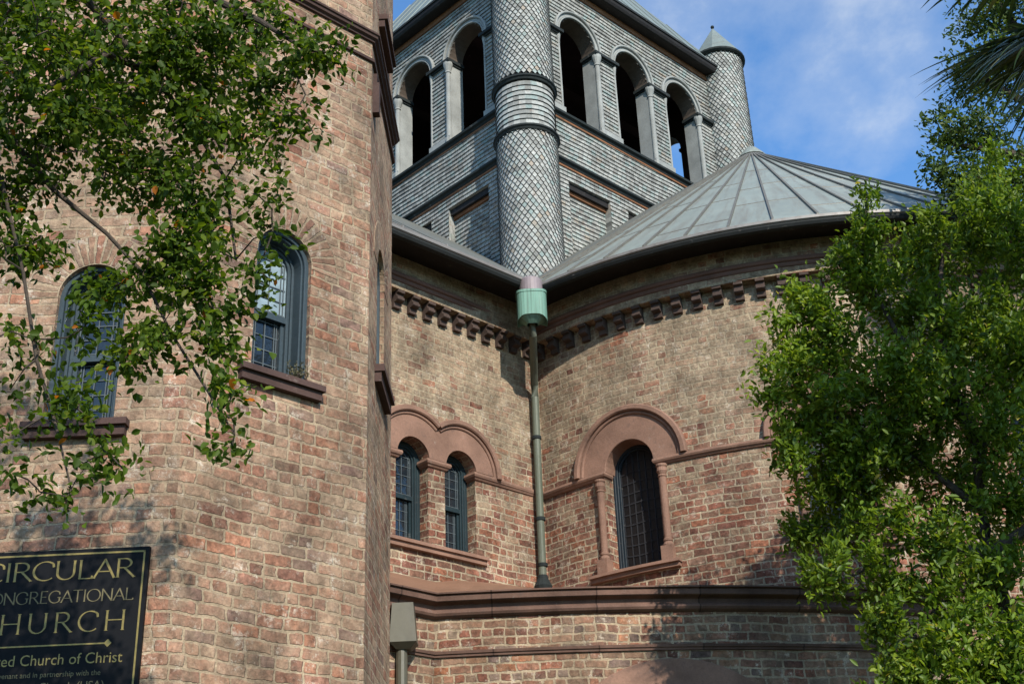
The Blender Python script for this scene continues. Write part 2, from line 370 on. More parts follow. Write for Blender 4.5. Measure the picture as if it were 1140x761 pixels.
def shingle_build(base, var, green=(0.30, 0.36, 0.34)):
    def build(t, b):
        uv = t.uv(); pos = t.pos(); r = t.attr('rnd'); x, y, _ = t.sep(uv)
        w = t.new('ShaderNodeTexWhiteNoise', noise_dimensions='2D')
        rw = t.m('FLOOR', t.m('DIVIDE', y, 0.0815)); sh = t.new('ShaderNodeTexWhiteNoise', noise_dimensions='1D'); t.l.new(rw, sh.inputs['W'])
        ux = t.m('ADD', t.m('DIVIDE', x, 0.105), t.m('MULTIPLY', sh.outputs[0], 3.0)); t.l.new(t.comb(t.m('FLOOR', ux), rw), w.inputs['Vector'])
        fx = t.m('FRACT', ux); gap = t.m('MINIMUM', fx, t.m('SUBTRACT', 1.0, fx)); gap = t.ramp(gap, [(0.03, 0.35), (0.07, 1.0)])
        usegrid = t.m('LESS_THAN', r, 0.0005); rv = t.m('ADD', t.m('MULTIPLY', usegrid, w.outputs['Value']), t.m('MULTIPLY', t.m('SUBTRACT', 1.0, usegrid), r))
        gap = t.mix(usegrid, (1, 1, 1, 1), gap)
        col = t.ramp(rv, [(0.0, tuple(c*(1-var) for c in base)), (0.35, base), (0.7, tuple(c*(1+var*0.7) for c in base)), (0.93, green), (1.0, (0.30, 0.25, 0.20))])
        col = t.mix(1.0, col, gap, 'MULTIPLY')
        gr = t.noise(pos, 38, 4, 0.7); lg = t.noise(pos, 1.6, 5, 0.6)
        col = t.mix(1.0, col, t.ramp(gr, [(0.3, 0.72), (0.7, 1.2)]), 'MULTIPLY')
        col = t.mix(1.0, col, t.ramp(lg, [(0.3, 0.78), (0.7, 1.12)]), 'MULTIPLY')
        st = t.m('MULTIPLY', t.ramp(t.noise(pos, 5.5, 5, 0.75), [(0.58, 0), (0.72, 1)]), 0.45)
        col = t.mix(st, col, (0.20, 0.105, 0.06, 1))
        setp(t, b, col, 0.85, t.bump(gr, 0.004, 0.6), 0.2)
    return build
M['shingle'] = mat('weathered_shingle', shingle_build((0.250, 0.248, 0.228), 0.38, (0.20, 0.25, 0.235)))
M['shingle_fish'] = mat('weathered_diamond_shingle', shingle_build((0.280, 0.282, 0.262), 0.38, (0.22, 0.27, 0.255)))
M['shaded_board'] = mat('shaded_brown_board', stone((0.085, 0.065, 0.050), 0.35, 0.9, 0.4, 0.003))  # brown arch undersides, with their shade put into the colour
M['shingle_edge'] = mat('shingle_edge', stone((0.05, 0.055, 0.055), 0.3, 0.9, 0.2, 0.002))
M['greywood'] = mat('grey_painted_wood', stone((0.25, 0.255, 0.24), 0.25, 0.8, 0.35, 0.002))
M['dark_trim'] = mat('dark_patinated_trim', stone((0.014, 0.018, 0.018), 0.3, 0.85, 0.1, 0.002))
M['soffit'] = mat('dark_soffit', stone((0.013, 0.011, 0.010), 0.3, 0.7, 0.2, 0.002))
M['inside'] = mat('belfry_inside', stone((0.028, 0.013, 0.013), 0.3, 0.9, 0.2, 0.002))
M['rusty'] = mat('rust_stained_board', stone((0.17, 0.075, 0.035), 0.4, 0.8, 0.4, 0.003))
def metal_build(base, streak, rough=0.42, streak_amt=0.6):
    def build(t, b):
        uv = t.uv(); pos = t.pos(); x, y, _ = t.sep(uv)
        sv = t.comb(t.m('MULTIPLY', x, 9.0), t.m('MULTIPLY', y, 0.7)); s1 = t.noise(sv, 1.0, 5, 0.65)
        a = t.noise(pos, 1.1, 5, 0.6); g = t.noise(pos, 16, 5, 0.7)
        col = t.mix(1.0, base+(1,), t.ramp(a, [(0.3, 0.84), (0.7, 1.12)]), 'MULTIPLY')
        col = t.mix(t.m('MULTIPLY', t.ramp(s1, [(0.48, 0), (0.72, 1)]), streak_amt), col, streak+(1,))
        col = t.mix(1.0, col, t.ramp(g, [(0.3, 0.88), (0.7, 1.08)]), 'MULTIPLY')
        setp(t, b, col, t.ramp(g, [(0.2, rough-0.08), (0.8, rough+0.15)]), t.bump(t.noise(pos, 4, 3), 0.006, 0.5), 0.5, 0.15)
    return build
M['cone_metal'] = mat('aged_teal_sheet_metal', metal_build((0.225, 0.250, 0.218), (0.15, 0.125, 0.095), 0.5, 0.7))
M['cone_seam'] = mat('aged_seam_metal', metal_build((0.125, 0.120, 0.10), (0.10, 0.07, 0.05), 0.55))
M['roof_metal'] = mat('dull_sheet_metal', metal_build((0.13, 0.135, 0.12), (0.10, 0.08, 0.06), 0.5))
M['belfry_roof'] = mat('belfry_roof_metal', metal_build((0.165, 0.195, 0.18), (0.13, 0.115, 0.09), 0.55))
M['gutter'] = mat('dark_painted_gutter', stone((0.016, 0.018, 0.018), 0.3, 0.75, 0.1, 0.001))
M['fascia'] = mat('pale_gutter_edge', metal_build((0.20, 0.185, 0.17), (0.10, 0.06, 0.045), 0.5, 0.6))
M['copper'] = mat('green_copper', metal_build((0.13, 0.255, 0.20), (0.05, 0.075, 0.055), 0.65, 0.9))
M['mauve'] = mat('faded_mauve_metal', metal_build((0.22, 0.18, 0.19), (0.14, 0.12, 0.12), 0.6, 0.4))
M['pipe'] = mat('weathered_pipe', metal_build((0.105, 0.115, 0.085), (0.05, 0.06, 0.03), 0.6, 0.7))
M['olive_metal'] = mat('olive_brown_metal', metal_build((0.085, 0.078, 0.055), (0.07, 0.055, 0.04), 0.45, 0.3))
M['frame'] = mat('slate_blue_paint', stone((0.014, 0.026, 0.031), 0.2, 0.5, 0.15, 0.001))
M['frame_tower'] = mat('slate_grey_paint', stone((0.034, 0.050, 0.060), 0.2, 0.5, 0.15, 0.001))
M['frame_dark'] = mat('dark_blue_paint', stone((0.014, 0.022, 0.030), 0.2, 0.5, 0.15, 0.001))
def glass_build(c, rough, bs, nscale=6.0, lead=None):
    def build(t, b):
        pos = t.pos(); n = t.noise(pos, nscale, 3, 0.6)
        col = t.mix(1.0, c+(1,), t.ramp(t.noise(pos, 9, 3), [(0.3, 0.7), (0.7, 1.25)]), 'MULTIPLY')
        setp(t, b, col, rough, t.bump(n, bs, 0.5), 0.6)
    return build
M['glass'] = mat('dark_window_glass', glass_build((0.012, 0.017, 0.022), 0.08, 0.012))
M['glass_pale'] = mat('clouded_storm_glass', glass_build((0.20, 0.26, 0.29), 0.45, 0.01))  # milky storm pane; the reflected sky is put into its pale colour
M['glass_mesh'] = mat('screened_dark_glass', glass_build((0.004, 0.004, 0.005), 0.4, 0.01))
M['lead'] = mat('pale_lead_came', stone((0.075, 0.092, 0.10), 0.2, 0.7, 0.2, 0.001))
M['lead_dark'] = mat('dark_lead_came', stone((0.022, 0.022, 0.025), 0.2, 0.7, 0.2, 0.001))
M['board'] = mat('black_sign_paint', lambda t, b: setp(t, b, (0.005, 0.005, 0.006, 1), 0.6, t.bump(t.noise(t.pos(), 14, 3), 0.001, 0.4), 0.12))
M['gold'] = mat('aged_gold_leaf', lambda t, b: setp(t, b, t.mix(t.noise(t.pos(), 30, 3), (0.30, 0.215, 0.055, 1), (0.13, 0.098, 0.03, 1)), 0.42, None, 0.5, 0.35))
M['gold_dim'] = mat('dull_gold_paint', lambda t, b: setp(t, b, t.mix(t.noise(t.pos(), 30, 3), (0.17, 0.135, 0.06, 1), (0.10, 0.08, 0.035, 1)), 0.5, None, 0.4, 0.2))
def ground_build(t, b):
    pos = t.pos(); a = t.noise(pos, 0.5, 6, 0.6); g = t.noise(pos, 12, 5, 0.7)
    col = t.mix(a, (0.045, 0.07, 0.022, 1), (0.09, 0.085, 0.045, 1)); col = t.mix(1.0, col, t.ramp(g, [(0.3, 0.6), (0.7, 1.3)]), 'MULTIPLY')
    setp(t, b, col, 0.95, t.bump(g, 0.05), 0.1)
M['ground'] = mat('grass_ground', ground_build)
M['path'] = mat('brick_paving', brick_build(PAL_A, (0.25, 0.21, 0.16, 1), (0.3, 0.25, 0.2), 0.3, seed=31.0))
def bark_build(c):
    def build(t, b):
        pos = t.pos(); g = t.noise(pos, 20, 6, 0.7); a = t.noise(pos, 4, 3)
        col = t.mix(1.0, c+(1,), t.ramp(g, [(0.3, 0.5), (0.7, 1.5)]), 'MULTIPLY'); col = t.mix(1.0, col, t.ramp(a, [(0.3, 0.7), (0.7, 1.2)]), 'MULTIPLY')
        setp(t, b, col, 0.9, t.bump(g, 0.01), 0.2)
    return build
M['bark'] = mat('grey_bark', bark_build((0.10, 0.075, 0.055)))
M['bark_twig'] = mat('brown_twig_bark', bark_build((0.055, 0.042, 0.032)))
M['bark_dark'] = mat('dark_bark', bark_build((0.055, 0.042, 0.032)))
def leaf_build(stops, rough=0.4, trans=0.35, tcol=(1.5, 1.45, 0.6), spec=0.4):
    def build(t, b):
        r = t.attr('rnd'); pos = t.pos()
        col = t.ramp(r, stops); col = t.mix(1.0, col, t.ramp(t.noise(pos, 2.2, 3), [(0.3, 0.8), (0.7, 1.2)]), 'MULTIPLY')
        setp(t, b, col, rough, None, spec)
        tr = t.new('ShaderNodeBsdfTranslucent'); t.l.new(t.mix(1.0, col, tcol+(1,), 'MULTIPLY'), tr.inputs[0])
        mx = t.new('ShaderNodeMixShader'); mx.inputs[0].default_value = trans
        t.l.new(b.outputs[0], mx.inputs[1]); t.l.new(tr.outputs[0], mx.inputs[2])
        t.l.new(mx.outputs[0], t.n['Material Output'].inputs[0])
    return build
M['leaf_left'] = mat('elm_like_leaf', leaf_build([(0.0, (0.024, 0.047, 0.005)), (0.45, (0.052, 0.092, 0.008)), (0.8, (0.095, 0.145, 0.012)), (0.965, (0.16, 0.18, 0.018)), (0.98, (0.35, 0.10, 0.012)), (1.0, (0.40, 0.14, 0.015))], 0.55, 0.50, spec=0.2))
M['leaf_right'] = mat('glossy_privet_leaf', leaf_build([(0.0, (0.040, 0.075, 0.009)), (0.5, (0.112, 0.180, 0.016)), (0.85, (0.205, 0.275, 0.028)), (0.985, (0.29, 0.33, 0.055)), (1.0, (0.36, 0.16, 0.04))], 0.45, 0.45, spec=0.3))
M['leaf_far'] = mat('evergreen_oak_leaf', leaf_build([(0.0, (0.028, 0.055, 0.014)), (0.6, (0.060, 0.100, 0.020)), (1.0, (0.12, 0.155, 0.030))], 0.5, 0.35, spec=0.3))
M['leaf_palm'] = mat('palm_frond_leaf', leaf_build([(0.0, (0.020, 0.038, 0.014)), (0.7, (0.042, 0.066, 0.024)), (1.0, (0.12, 0.12, 0.055))], 0.35, 0.18))
M['leaf_dry'] = mat('dry_fern_leaf', leaf_build([(0.0, (0.05, 0.055, 0.03)), (1.0, (0.14, 0.12, 0.06))], 0.7, 0.2))

# ================================================================== THE SETTING
g = MB()
S = 1500
g.face([(-S, -S, GZ), (S, -S, GZ), (S, S, GZ), (-S, S, GZ)])
o = g.build('ground', M['ground']); o['kind'] = 'structure'
g = MB()
for a, b in (((-6, 1.2), (9, 1.2)),):
    g.face([(-9, -1.4, GZ+.004), (12, -1.4, GZ+.004), (12, 1.4, GZ+.004), (-9, 1.4, GZ+.004)], [(-9, -1.4), (12, -1.4), (12, 1.4), (-9, 1.4)])
o = g.build('path', M['path']); o['kind'] = 'structure'

# ================================================================== THE CHURCH
church = thing('church', (-1.0, 12.0, GZ), 'brick Romanesque church with stair tower, curved apse and grey shingled belfry', 'church')
OCT_A = np.array([-1.967, 7.103]); OS = 1.36
dirs = [R(45.8-45*k) for k in range(8)]
verts = [OCT_A.copy()]
for k in range(7): verts.append(verts[-1]+OS*np.array([math.sin(dirs[k]), math.cos(dirs[k])]))
# facet k runs verts[k] -> verts[k+1]; the last facet (7) ends at A and faces the path
facet = []
for k in range(8):
    d = np.array([math.sin(dirs[k]), math.cos(dirs[k])]); facet.append(planar(verts[k], d, (d[1], -d[0])))
TW = {7: (OS-0.633, 0.215, 3.10, 3.10+0.875), 0: (0.655, 0.215, 3.56, 3.56+0.885), 1: (0.66, 0.215, 4.03, 4.03+0.885)}
mb = MB(); vss = []
TD = 0.125
for k in range(8):
    ops = [TW[k]] if k in TW else []
    sh = 1.36*k
    f = facet[k]; sub = MB()
    panel(sub, f, 0, OS, GZ, 10.2, ops, step=0.7)
    sub.uv = [(x+sh, y) for x, y in sub.uv]
    base = len(mb.v); mb.v += sub.v; mb.f += [tuple(i+base for i in q) for q in sub.f]; mb.uv += sub.uv; mb.mi += sub.mi; mb.rn += sub.rn; mb.sm += sub.sm
    for op in ops: reveal(mb, f, op, 0, -TD-0.05)
    for op in ops:                                    # ring of voussoirs
        vs = MB(); vss.append(vs)
        sc, hw, zb, zs = op; n = 26; ro = hw+0.215
        for i in range(n):
            a, b = R(-2+184*i/n), R(-2+184*(i+1)/n)
            pts = [(sc+r*math.cos(t), zs+r*math.sin(t)) for r, t in ((hw, a), (ro, a), (ro, b), (hw, b))]
            rm = hw+0.13
            vs.face([f(x, z, 0.004) for x, z in pts], [(0.0, a*rm), (0.215, a*rm), (0.215, b*rm), (0.0, b*rm)])
            for r in (hw, ro): vs.face([f(sc+r*math.cos(t), zs+r*math.sin(t), dd) for t, dd in ((a, 0), (b, 0), (b, .004), (a, .004))])
tower = mb.build('stair_tower_wall', M['brick_tower'], church)
for vs in vss: vs.build('brick_arch', M['voussoir'], tower)
mb = MB(); path = verts
for prof in ([(0, 6.625), (0.02, 6.63), (0.024, 6.645), (0.045, 6.655), (0.05, 6.675), (0.062, 6.68), (0.064, 6.695), (0, 6.705)],
             [(0, 6.435), (0.022, 6.44), (0.026, 6.46), (0, 6.47)]):
    mb = MB(); sweep(mb, path, prof, 1, True); mb.build('band_moulding', M['sill_dark'], church)
mb = MB()                                               # conical roof above the picture
cen = sum(verts)/8
for k in range(8):
    a, b = verts[k]+(verts[k]-cen)*0.12, verts[(k+1) % 8]+(verts[(k+1) % 8]-cen)*0.12
    mb.face([V3(a, 10.15), V3(b, 10.15), V3(cen, 13.6)]); mb.face([V3(a, 10.15), V3(b, 10.15), V3(cen, 10.15)])
mb.build('tower_roof', M['belfry_roof'], church)

def make_window(fm, op, dep, style='sash', upper='glass', frame='frame', sb=0.0):
    sc, hw, zb, zs = op; lead = M['lead'] if style != 'screen' else M['lead_dark']
    fr = MB(); fw = 0.058
    arch_ring(fr, fm, sc, zs, hw-fw*0.5, hw+0.012, -dep-0.04, -dep+0.012, n=18, bev=0.004, zleg=zb)
    if sb: arch_ring(fr, fm, sc, zs, hw-fw*0.75, hw-fw*0.5, -dep-sb-0.02, -dep-0.01, n=18, bev=0.003, zleg=zb)
    dep0, dep = dep, dep+sb
    arch_ring(fr, fm, sc, zs, hw-fw, hw+0.005, -dep-0.04, -dep+0.004, n=18, bev=0.004, zleg=zb)
    arch_ring(fr, fm, sc, zs, hw-fw-0.022, hw-fw, -dep-0.045, -dep-0.012, n=18, bev=0.003, zleg=zb)
    box(fr, fm, sc-hw, sc+hw, zb, zb+0.035, -dep-0.04, -dep0+0.014)
    w = fr.build('window', M[frame], church)
    gi = hw-fw-0.02; zm = zb+(zs+hw-zb)*0.47
    def pane(z0, z1, arch, d, name, m):
        p = MB(); n = 14
        for i in range(n):
            a = -gi+2*gi*i/n; b = -gi+2*gi*(i+1)/n
            ta = zs+math.sqrt(max(0, gi*gi-a*a)) if arch else z1; tb = zs+math.sqrt(max(0, gi*gi-b*b)) if arch else z1
            p.face([fm(sc+a, z0, d), fm(sc+b, z0, d), fm(sc+b, tb, d), fm(sc+a, ta, d)], [(a, z0), (b, z0), (b, tb), (a, ta)])
        return p.build(name, m, w)
    if style == 'sash':
        pane(zm, 0, True, -dep-0.035, 'upper_pane', M[upper]); pane(zb+0.03, zm, False, -dep-0.065, 'lower_pane', M['glass'])
        s = MB(); box(s, fm, sc-gi, sc+gi, zm-0.022, zm+0.022, -dep-0.07, -dep-0.015)
        box(s, fm, sc-gi, sc-gi+0.028, zb+0.03, zm, -dep-0.07, -dep-0.038); box(s, fm, sc+gi-0.028, sc+gi, zb+0.03, zm, -dep-0.07, -dep-0.038)
        box(s, fm, sc-gi, sc+gi, zb+0.03, zb+0.062, -dep-0.07, -dep-0.036)
        s.build('sash', M[frame], w)
        l = MB(); t = 0.0032
        for z0, z1, arch, d, inn in ((zb+0.062, zm-0.022, False, -dep-0.062, 0.034), (zm+0.022, 0, True, -dep-0.032, 0.012)):
            g2 = gi-inn
            for q in (-g2+0.012, -g2*0.72, 0.0, g2*0.72, g2-0.012):
                top = z1 if not arch else zs+math.sqrt(max(0, g2*g2-q*q))
                box(l, fm, sc+q-t, sc+q+t, z0, top, d, d+0.006, step=9)
            zt = (z1 if not arch else zs+g2*0.55); nr = 4
            for i in range(nr+1):
                z = z0+0.012+(zt-z0-0.024)*i/nr; ww = g2 if z < zs else math.sqrt(max(0.0, g2*g2-(z-zs)**2))
                box(l, fm, sc-ww, sc+ww, z-t, z+t, d+0.001, d+0.005, step=9)
            if arch: arch_ring(l, fm, sc, zs, g2*0.78-t, g2*0.78+t, d, d+0.006, n=12)
        l.build('leaded_grid', lead, w)
    else:
        pane(zb+0.03, 0, True, -dep-0.04, 'pane', M['glass_mesh'])
        l = MB(); t = 0.006
        nq = 6
        for i in range(nq+1):
            q = -gi*0.98+2*gi*0.98*i/nq; top = zs+math.sqrt(max(0, gi*gi-q*q))
            box(l, fm, sc+q-t, sc+q+t, zb+0.03, top, -dep-0.039, -dep-0.031, step=9)
        z = zb+0.08
        while z < zs+gi*0.95:
            ww = gi if z < zs else math.sqrt(max(0.0, gi*gi-(z-zs)**2)); xs = span(-ww, ww, 0.035)
            for a, b in zip(xs[:-1], xs[1:]):
                dz = 0.006*math.sin(a*14+z*3)
                l.face([fm(sc+a, z-t+dz, -dep-0.03), fm(sc+b, z-t+dz, -dep-0.03), fm(sc+b, z+t+dz, -dep-0.03), fm(sc+a, z+t+dz, -dep-0.03)])
            z += 0.115
        l.build('leaded_grid', lead, w)
    return w
def make_sill(fm, s0, s1, z, h, d, m='sill_dark', wobble=True, par=None):
    s = MB(); box(s, fm, s0, s1, z-h*0.42, z, -0.16, d, skew=0.004, step=0.25)
    box(s, fm, s0+0.012, s1-0.012, z-h, z-h*0.42, -0.02, d*0.66, step=0.25)
    return s.build('window_sill', M[m], par or church)
for k, up_ in ((7, 'glass'), (0, 'glass_pale'), (1, 'glass')):
    w = make_window(facet[k], TW[k], 0.045, 'sash', up_, 'frame_tower', sb=0.10)
    sc, hw, zb, zs = TW[k]; make_sill(facet[k], sc-hw-0.10, sc+hw+0.10, zb+0.005, 0.13 if k == 1 else 0.10, 0.075)
make_sill(facet[1], 0.36, 1.0, 7.23, 0.12, 0.075)
# small metal bracket left on the tower corner below the band
s = MB(); box(s, facet[1], 0.06, 0.13, 6.02, 6.30, 0.0, 0.05); box(s, facet[1], 0.08, 0.11, 6.30, 6.40, 0.0, 0.03)
s.build('wall_bracket', M['sill_dark'], church)

# ---- nave wall (W) with the twin window, and the apse drum
RV = 0.15
W_OPS = [(-1.85, 0.215, 4.05, 4.965), (-1.195, 0.215, 4.05, 4.965)]
mb = MB(); panel(mb, fW, -5.5, 0.35, 2.6, 6.80, W_OPS, step=1.0)
for op in W_OPS: reveal(mb, fW, op, 0, -RV-0.06)
panel(mb, fW, -5.5, 0.30, 6.80, 7.30, step=1.0, dd=0.125)
panel(mb, fW, -5.5, 0.35, GZ, 2.6, step=1.0)
box(mb, fW, -5.5, 0.30, 6.79, 6.802, 0.0, 0.125, step=1.0)
navew = mb.build('nave_wall', M['brick_upper'], church)
azW = 222.0
D_WIN = [(sD(212.75), 0.32, 3.87, 4.985), (sD(188.2), 0.32, 3.87, 4.985), (sD(163.7), 0.32, 3.87, 4.985), (sD(139.2), 0.32, 3.87, 4.985), (sD(114.7), 0.32, 3.87, 4.985)]
DEND = sD(60); DST = sD(228.5)
mb = MB(); panel(mb, fD, DST, DEND, GZ, 6.80, D_WIN, step=0.12)
for op in D_WIN: reveal(mb, fD, op, 0, -0.26)
panel(mb, fD, DST, DEND, 6.80, 7.30, step=0.12, dd=0.125)
box(mb, fD, DST, DEND, 6.79, 6.802, 0.0, 0.125, step=0.12)
mb.build('apse_wall', M['brick_upper'], church)
apath = [np.array(fW(s, 0)[:2]) for s in span(-5.5, 0.12, 1.5)] + [np.array(fD(s, 0)[:2]) for s in span(sD(226.0), DEND, 0.15)]
mb = MB(); sweep(mb, apath, [(0.125, 6.875), (0.138, 6.88), (0.145, 6.90), (0.138, 6.915), (0.138, 6.925), (0.158, 6.935), (0.165, 6.96), (0.15, 6.985), (0.125, 6.99)])
mb.build('cornice_moulding', M['brownstone_dark'], church)
cz = 6.52
def corbel(fm, s):
    c = MB(); w = 0.048
    prof = [(0.0, 6.60), (0.045, 6.605), (0.05, 6.66), (0.10, 6.67), (0.112, 6.68), (0.112, 6.71), (0.09, 6.72), (0.09, 6.75), (0.122, 6.76), (0.122, 6.795), (0.0, 6.795)]
    for (d0, z0), (d1, z1) in zip(prof[:-1], prof[1:]):
        c.face([fm(s-w, z0, d0), fm(s+w, z0, d0), fm(s+w, z1, d1), fm(s-w, z1, d1)])
    for e in (-w, w): c.face([fm(s+e, z, d) for d, z in prof])
    c.build('corbel', M['corbel'], church)
M['corbel'] = mat('corbel_stone', stone((0.065, 0.043, 0.035), 0.35, drk=0.5))  # brownstone darkened, the eave shadow on the corbels put into the colour
for i in range(13): corbel(fW, -2.52+0.2165*i-0.0)
i = 0
while 225.0-2.62*i > 118: corbel(fD, sD(225.35-2.62*i)); i += 1
# brownstone hood of the twin window
mb = MB(); zsp = 4.965
c1c, c2c = W_OPS[0][0], W_OPS[1][0]; RO = 0.50; HD = 0.028
def htop(s): return zsp+math.sqrt(max(0, RO*RO-(s-c1c)**2, RO*RO-(s-c2c)**2))
def hin(s):
    for c, hw, _, _z in W_OPS:
        if abs(s-c) < hw: return zsp+math.sqrt(max(0, hw*hw-(s-c)**2))
    return zsp+0.03
xs = set()
for c in (c1c, c2c):
    for r in (RO, 0.215):
        for k in range(25): xs.add(round(c-r*math.cos(math.pi*k/24), 4))
xs = sorted(xs)
for a, b in zip(xs[:-1], xs[1:]):
    if b-a < 1e-4: continue
    e = 1e-5; ta, tb = htop(a), htop(b)
    ia, ib = hin(a+e), hin(b-e)
    if ta-ia < 0 and tb-ib < 0: continue
    mb.face([fW(a, min(ia, ta), HD), fW(b, min(ib, tb), HD), fW(b, tb, HD), fW(a, ta, HD)], [(a, ia), (b, ib), (b, tb), (a, ta)])
for op in W_OPS: reveal(mb, fW, op, HD, -RV-0.055, jambs=False, floor=False, n=20)
meet = math.degrees(math.acos(((c2c-c1c)/2)/0.52))
arch_ring(mb, fW, c1c, zsp, RO-0.012, RO+0.052, 0.0, 0.075, meet, 180, 20, bev=0.012)
arch_ring(mb, fW, c1c, zsp, RO-0.045, RO-0.012, 0.0, 0.045, meet-1, 180, 20, bev=0.008)
arch_ring(mb, fW, c2c, zsp, RO-0.012, RO+0.052, 0.0, 0.077, 0, 180-meet, 20, bev=0.012)
arch_ring(mb, fW, c2c, zsp, RO-0.045, RO-0.012, 0.0, 0.047, 0, 181-meet, 20, bev=0.008)
mb.build('twin_arch_hood', M['brownstone'], church)
SP = [(0, 4.905), (0.02, 4.91), (0.03, 4.925), (0.045, 4.935), (0.055, 4.955), (0.05, 4.98), (0, 4.985)]
def string_piece(path, par=church):
    m_ = MB(); sweep(m_, path, SP); return m_.build('string_course', M['brownstone'], par)
def wp(s, d=0.0): return np.array(fW(s, 0, d)[:2])
def dp(s, d=0.0): return np.array(fD(s, 0, d)[:2])
string_piece([wp(W_OPS[1][0]+0.215, -0.12), wp(W_OPS[1][0]+0.215), wp(0.12)] + [dp(s) for s in span(sD(226.0), -0.34, 0.12)] + [dp(-0.34, -0.12)])
string_piece([wp(W_OPS[0][0]+0.215, -0.12), wp(W_OPS[0][0]+0.215), wp(W_OPS[1][0]-0.215), wp(W_OPS[1][0]-0.215, -0.12)])
string_piece([wp(-3.4), wp(W_OPS[0][0]-0.215), wp(W_OPS[0][0]-0.215, -0.12)])
for a, b in zip(D_WIN[:-1], D_WIN[1:]):
    string_piece([dp(a[0]+0.34, -0.12)]+[dp(s) for s in span(a[0]+0.34, b[0]-0.34, 0.12)]+[dp(b[0]-0.34, -0.12)])
for op in W_OPS: make_window(fW, op, RV, 'sash', 'glass', 'frame')
make_sill(fW, -2.35, -0.87, 4.055, 0.085, 0.075, 'brownstone')
# single hooded windows of the apse
for op in D_WIN[:3]:
    sc, hw, zb, zs = op; h = MB()
    arch_ring(h, fD, sc, zs, hw-0.03, 0.63, -0.02, 0.03, n=28, bev=0.006)
    arch_ring(h, fD, sc, zs, 0.612, 0.68, 0.0, 0.085, n=28, bev=0.014)
    arch_ring(h, fD, sc, zs, 0.575, 0.612, 0.0, 0.05, n=28, bev=0.008)
    reveal(h, fD, (sc, hw-0.03, zb, zs), 0.02, -0.25, jambs=False, floor=False)
    h.build('window_hood', M['brownstone'], church)
    make_window(fD, (sc, hw, zb, zs), 0.17, 'screen', frame='frame_dark')
    make_sill(fD, sc-0.56, sc+0.50, 3.86, 0.075, 0.10, 'brownstone')
    for sg in (-1, 1):
        c = fD(sc+sg*0.375, 0, 0.02); k = MB()
        lathe(k, c, [(0.0, 4.905), (0.062, 4.905), (0.062, 4.885), (0.052, 4.87), (0.058, 4.83), (0.04, 4.79), (0.05, 4.775), (0.04, 4.76), (0.038, 4.10), (0.05, 4.09), (0.05, 4.07), (0.042, 4.06), (0.058, 4.03), (0.055, 4.01)], 14)
        box(k, fD, sc+sg*0.375-0.062, sc+sg*0.375+0.062, 3.855, 4.012, -0.03, 0.09)
        k.build('colonnette', M['brownstone'], church)

# ---- eaves of nave and apse
EZ, EO, SL = 7.18, 0.5, 0.83
mb = MB(); epath = [np.array(fW(s, 0)[:2]) for s in (-5.5, -0.35)] + [np.array(fD(s, 0)[:2]) for s in span(sD(229.2), DEND, 0.1)]
def inter_corner(d):
    # where the offset nave line meets the offset apse circle
    r = RD+d; s = (WC-CC)@U; per = -d
    return WC+U*(-s-math.sqrt(r*r-d*d))*1.0-N*d if False else CC+(-U)*math.sqrt(r*r-d*d)-N*d
def eave_path(d):
    c = inter_corner(d); az0 = math.degrees(math.atan2(*(c-CC))) % 360
    left = [WC+U*s-N*d for s in (-5.5, -3.0)]; 
    return left+[c]+[CC+(RD+d)*np.array([math.sin(R(a)), math.cos(R(a))]) for a in np.linspace(az0-0.6, 60, 130)], az0
def eave_strip(mb, d0, z0, d1, z1, mi=0):
    p0, _ = eave_path(d0); p1, _ = eave_path(d1)
    for i in range(len(p0)-1):
        L0 = 0.1*i
        mb.face([V3(p0[i], z0), V3(p0[i+1], z0), V3(p1[i+1], z1), V3(p1[i], z1)], [(L0, 0), (L0+.1, 0), (L0+.1, .3), (L0, .3)], mi)
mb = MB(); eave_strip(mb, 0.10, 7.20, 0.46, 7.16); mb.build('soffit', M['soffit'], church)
mb = MB()
prof = [(0.455, 7.16), (0.47, 7.135), (0.50, 7.12), (0.535, 7.132), (0.553, 7.16), (0.556, 7.205), (0.566, 7.215), (0.566, 7.225), (0.545, 7.225), (0.54, 7.16), (0.50, 7.125), (0.47, 7.15)]
for (a, za), (b, zb_) in zip(prof[:-1], prof[1:]): eave_strip(mb, a, za, b, zb_)
gut = mb.build('gutter', M['gutter'], church)
mb = MB(); eave_strip(mb, 0.556, 7.178, 0.572, 7.19); eave_strip(mb, 0.572, 7.19, 0.572, 7.222); mb.build('gutter_lip', M['fascia'], church)
# snow rail on the nave eave
mb = MB(); tube(mb, [fW(-4.5, 7.33, 0.44), fW(-0.55, 7.33, 0.44)], 0.012, 6)
for s in np.arange(-4.2, -0.6, 0.62): box(mb, fW, s-0.01, s+0.01, 7.20, 7.35, 0.42, 0.46)
mb.build('snow_rail', M['fascia'], church)

# ---- roofs
def rz(per): return EZ+0.05+SL*(per+EO)
APZ = EZ+0.05+SL*(RD+EO)
mb = MB()
def PW(u_, per, z): return V3(WC+U*u_+N*per, z)
pc = 2.2+SB/2; zr = rz(pc)
uc = (T1-WC)@U+SB/2
sC = (CC-WC)@U
mb.face([PW(-5.5, -0.5, rz(-0.5)), PW(sC-RD-0.5-0.0, -0.5, rz(-0.5)), PW(sC, pc, zr), PW(-5.5, pc, zr)], [(-5.5, 0), (-.5, 0), (sC, 7), (-5.5, 7)])
mb.face([PW(-5.5, 2*pc+0.5, rz(-0.5)), PW(2*sC+5, 2*pc+.5, rz(-0.5)), PW(2*sC+5, pc, zr), PW(-5.5, pc, zr)])
mb.face([PW(2*sC+5.0, -0.5, rz(-0.5)), PW(sC+RD+0.5, -0.5, rz(-0.5)), PW(sC, pc, zr), PW(2*sC+5.0, pc, zr)])
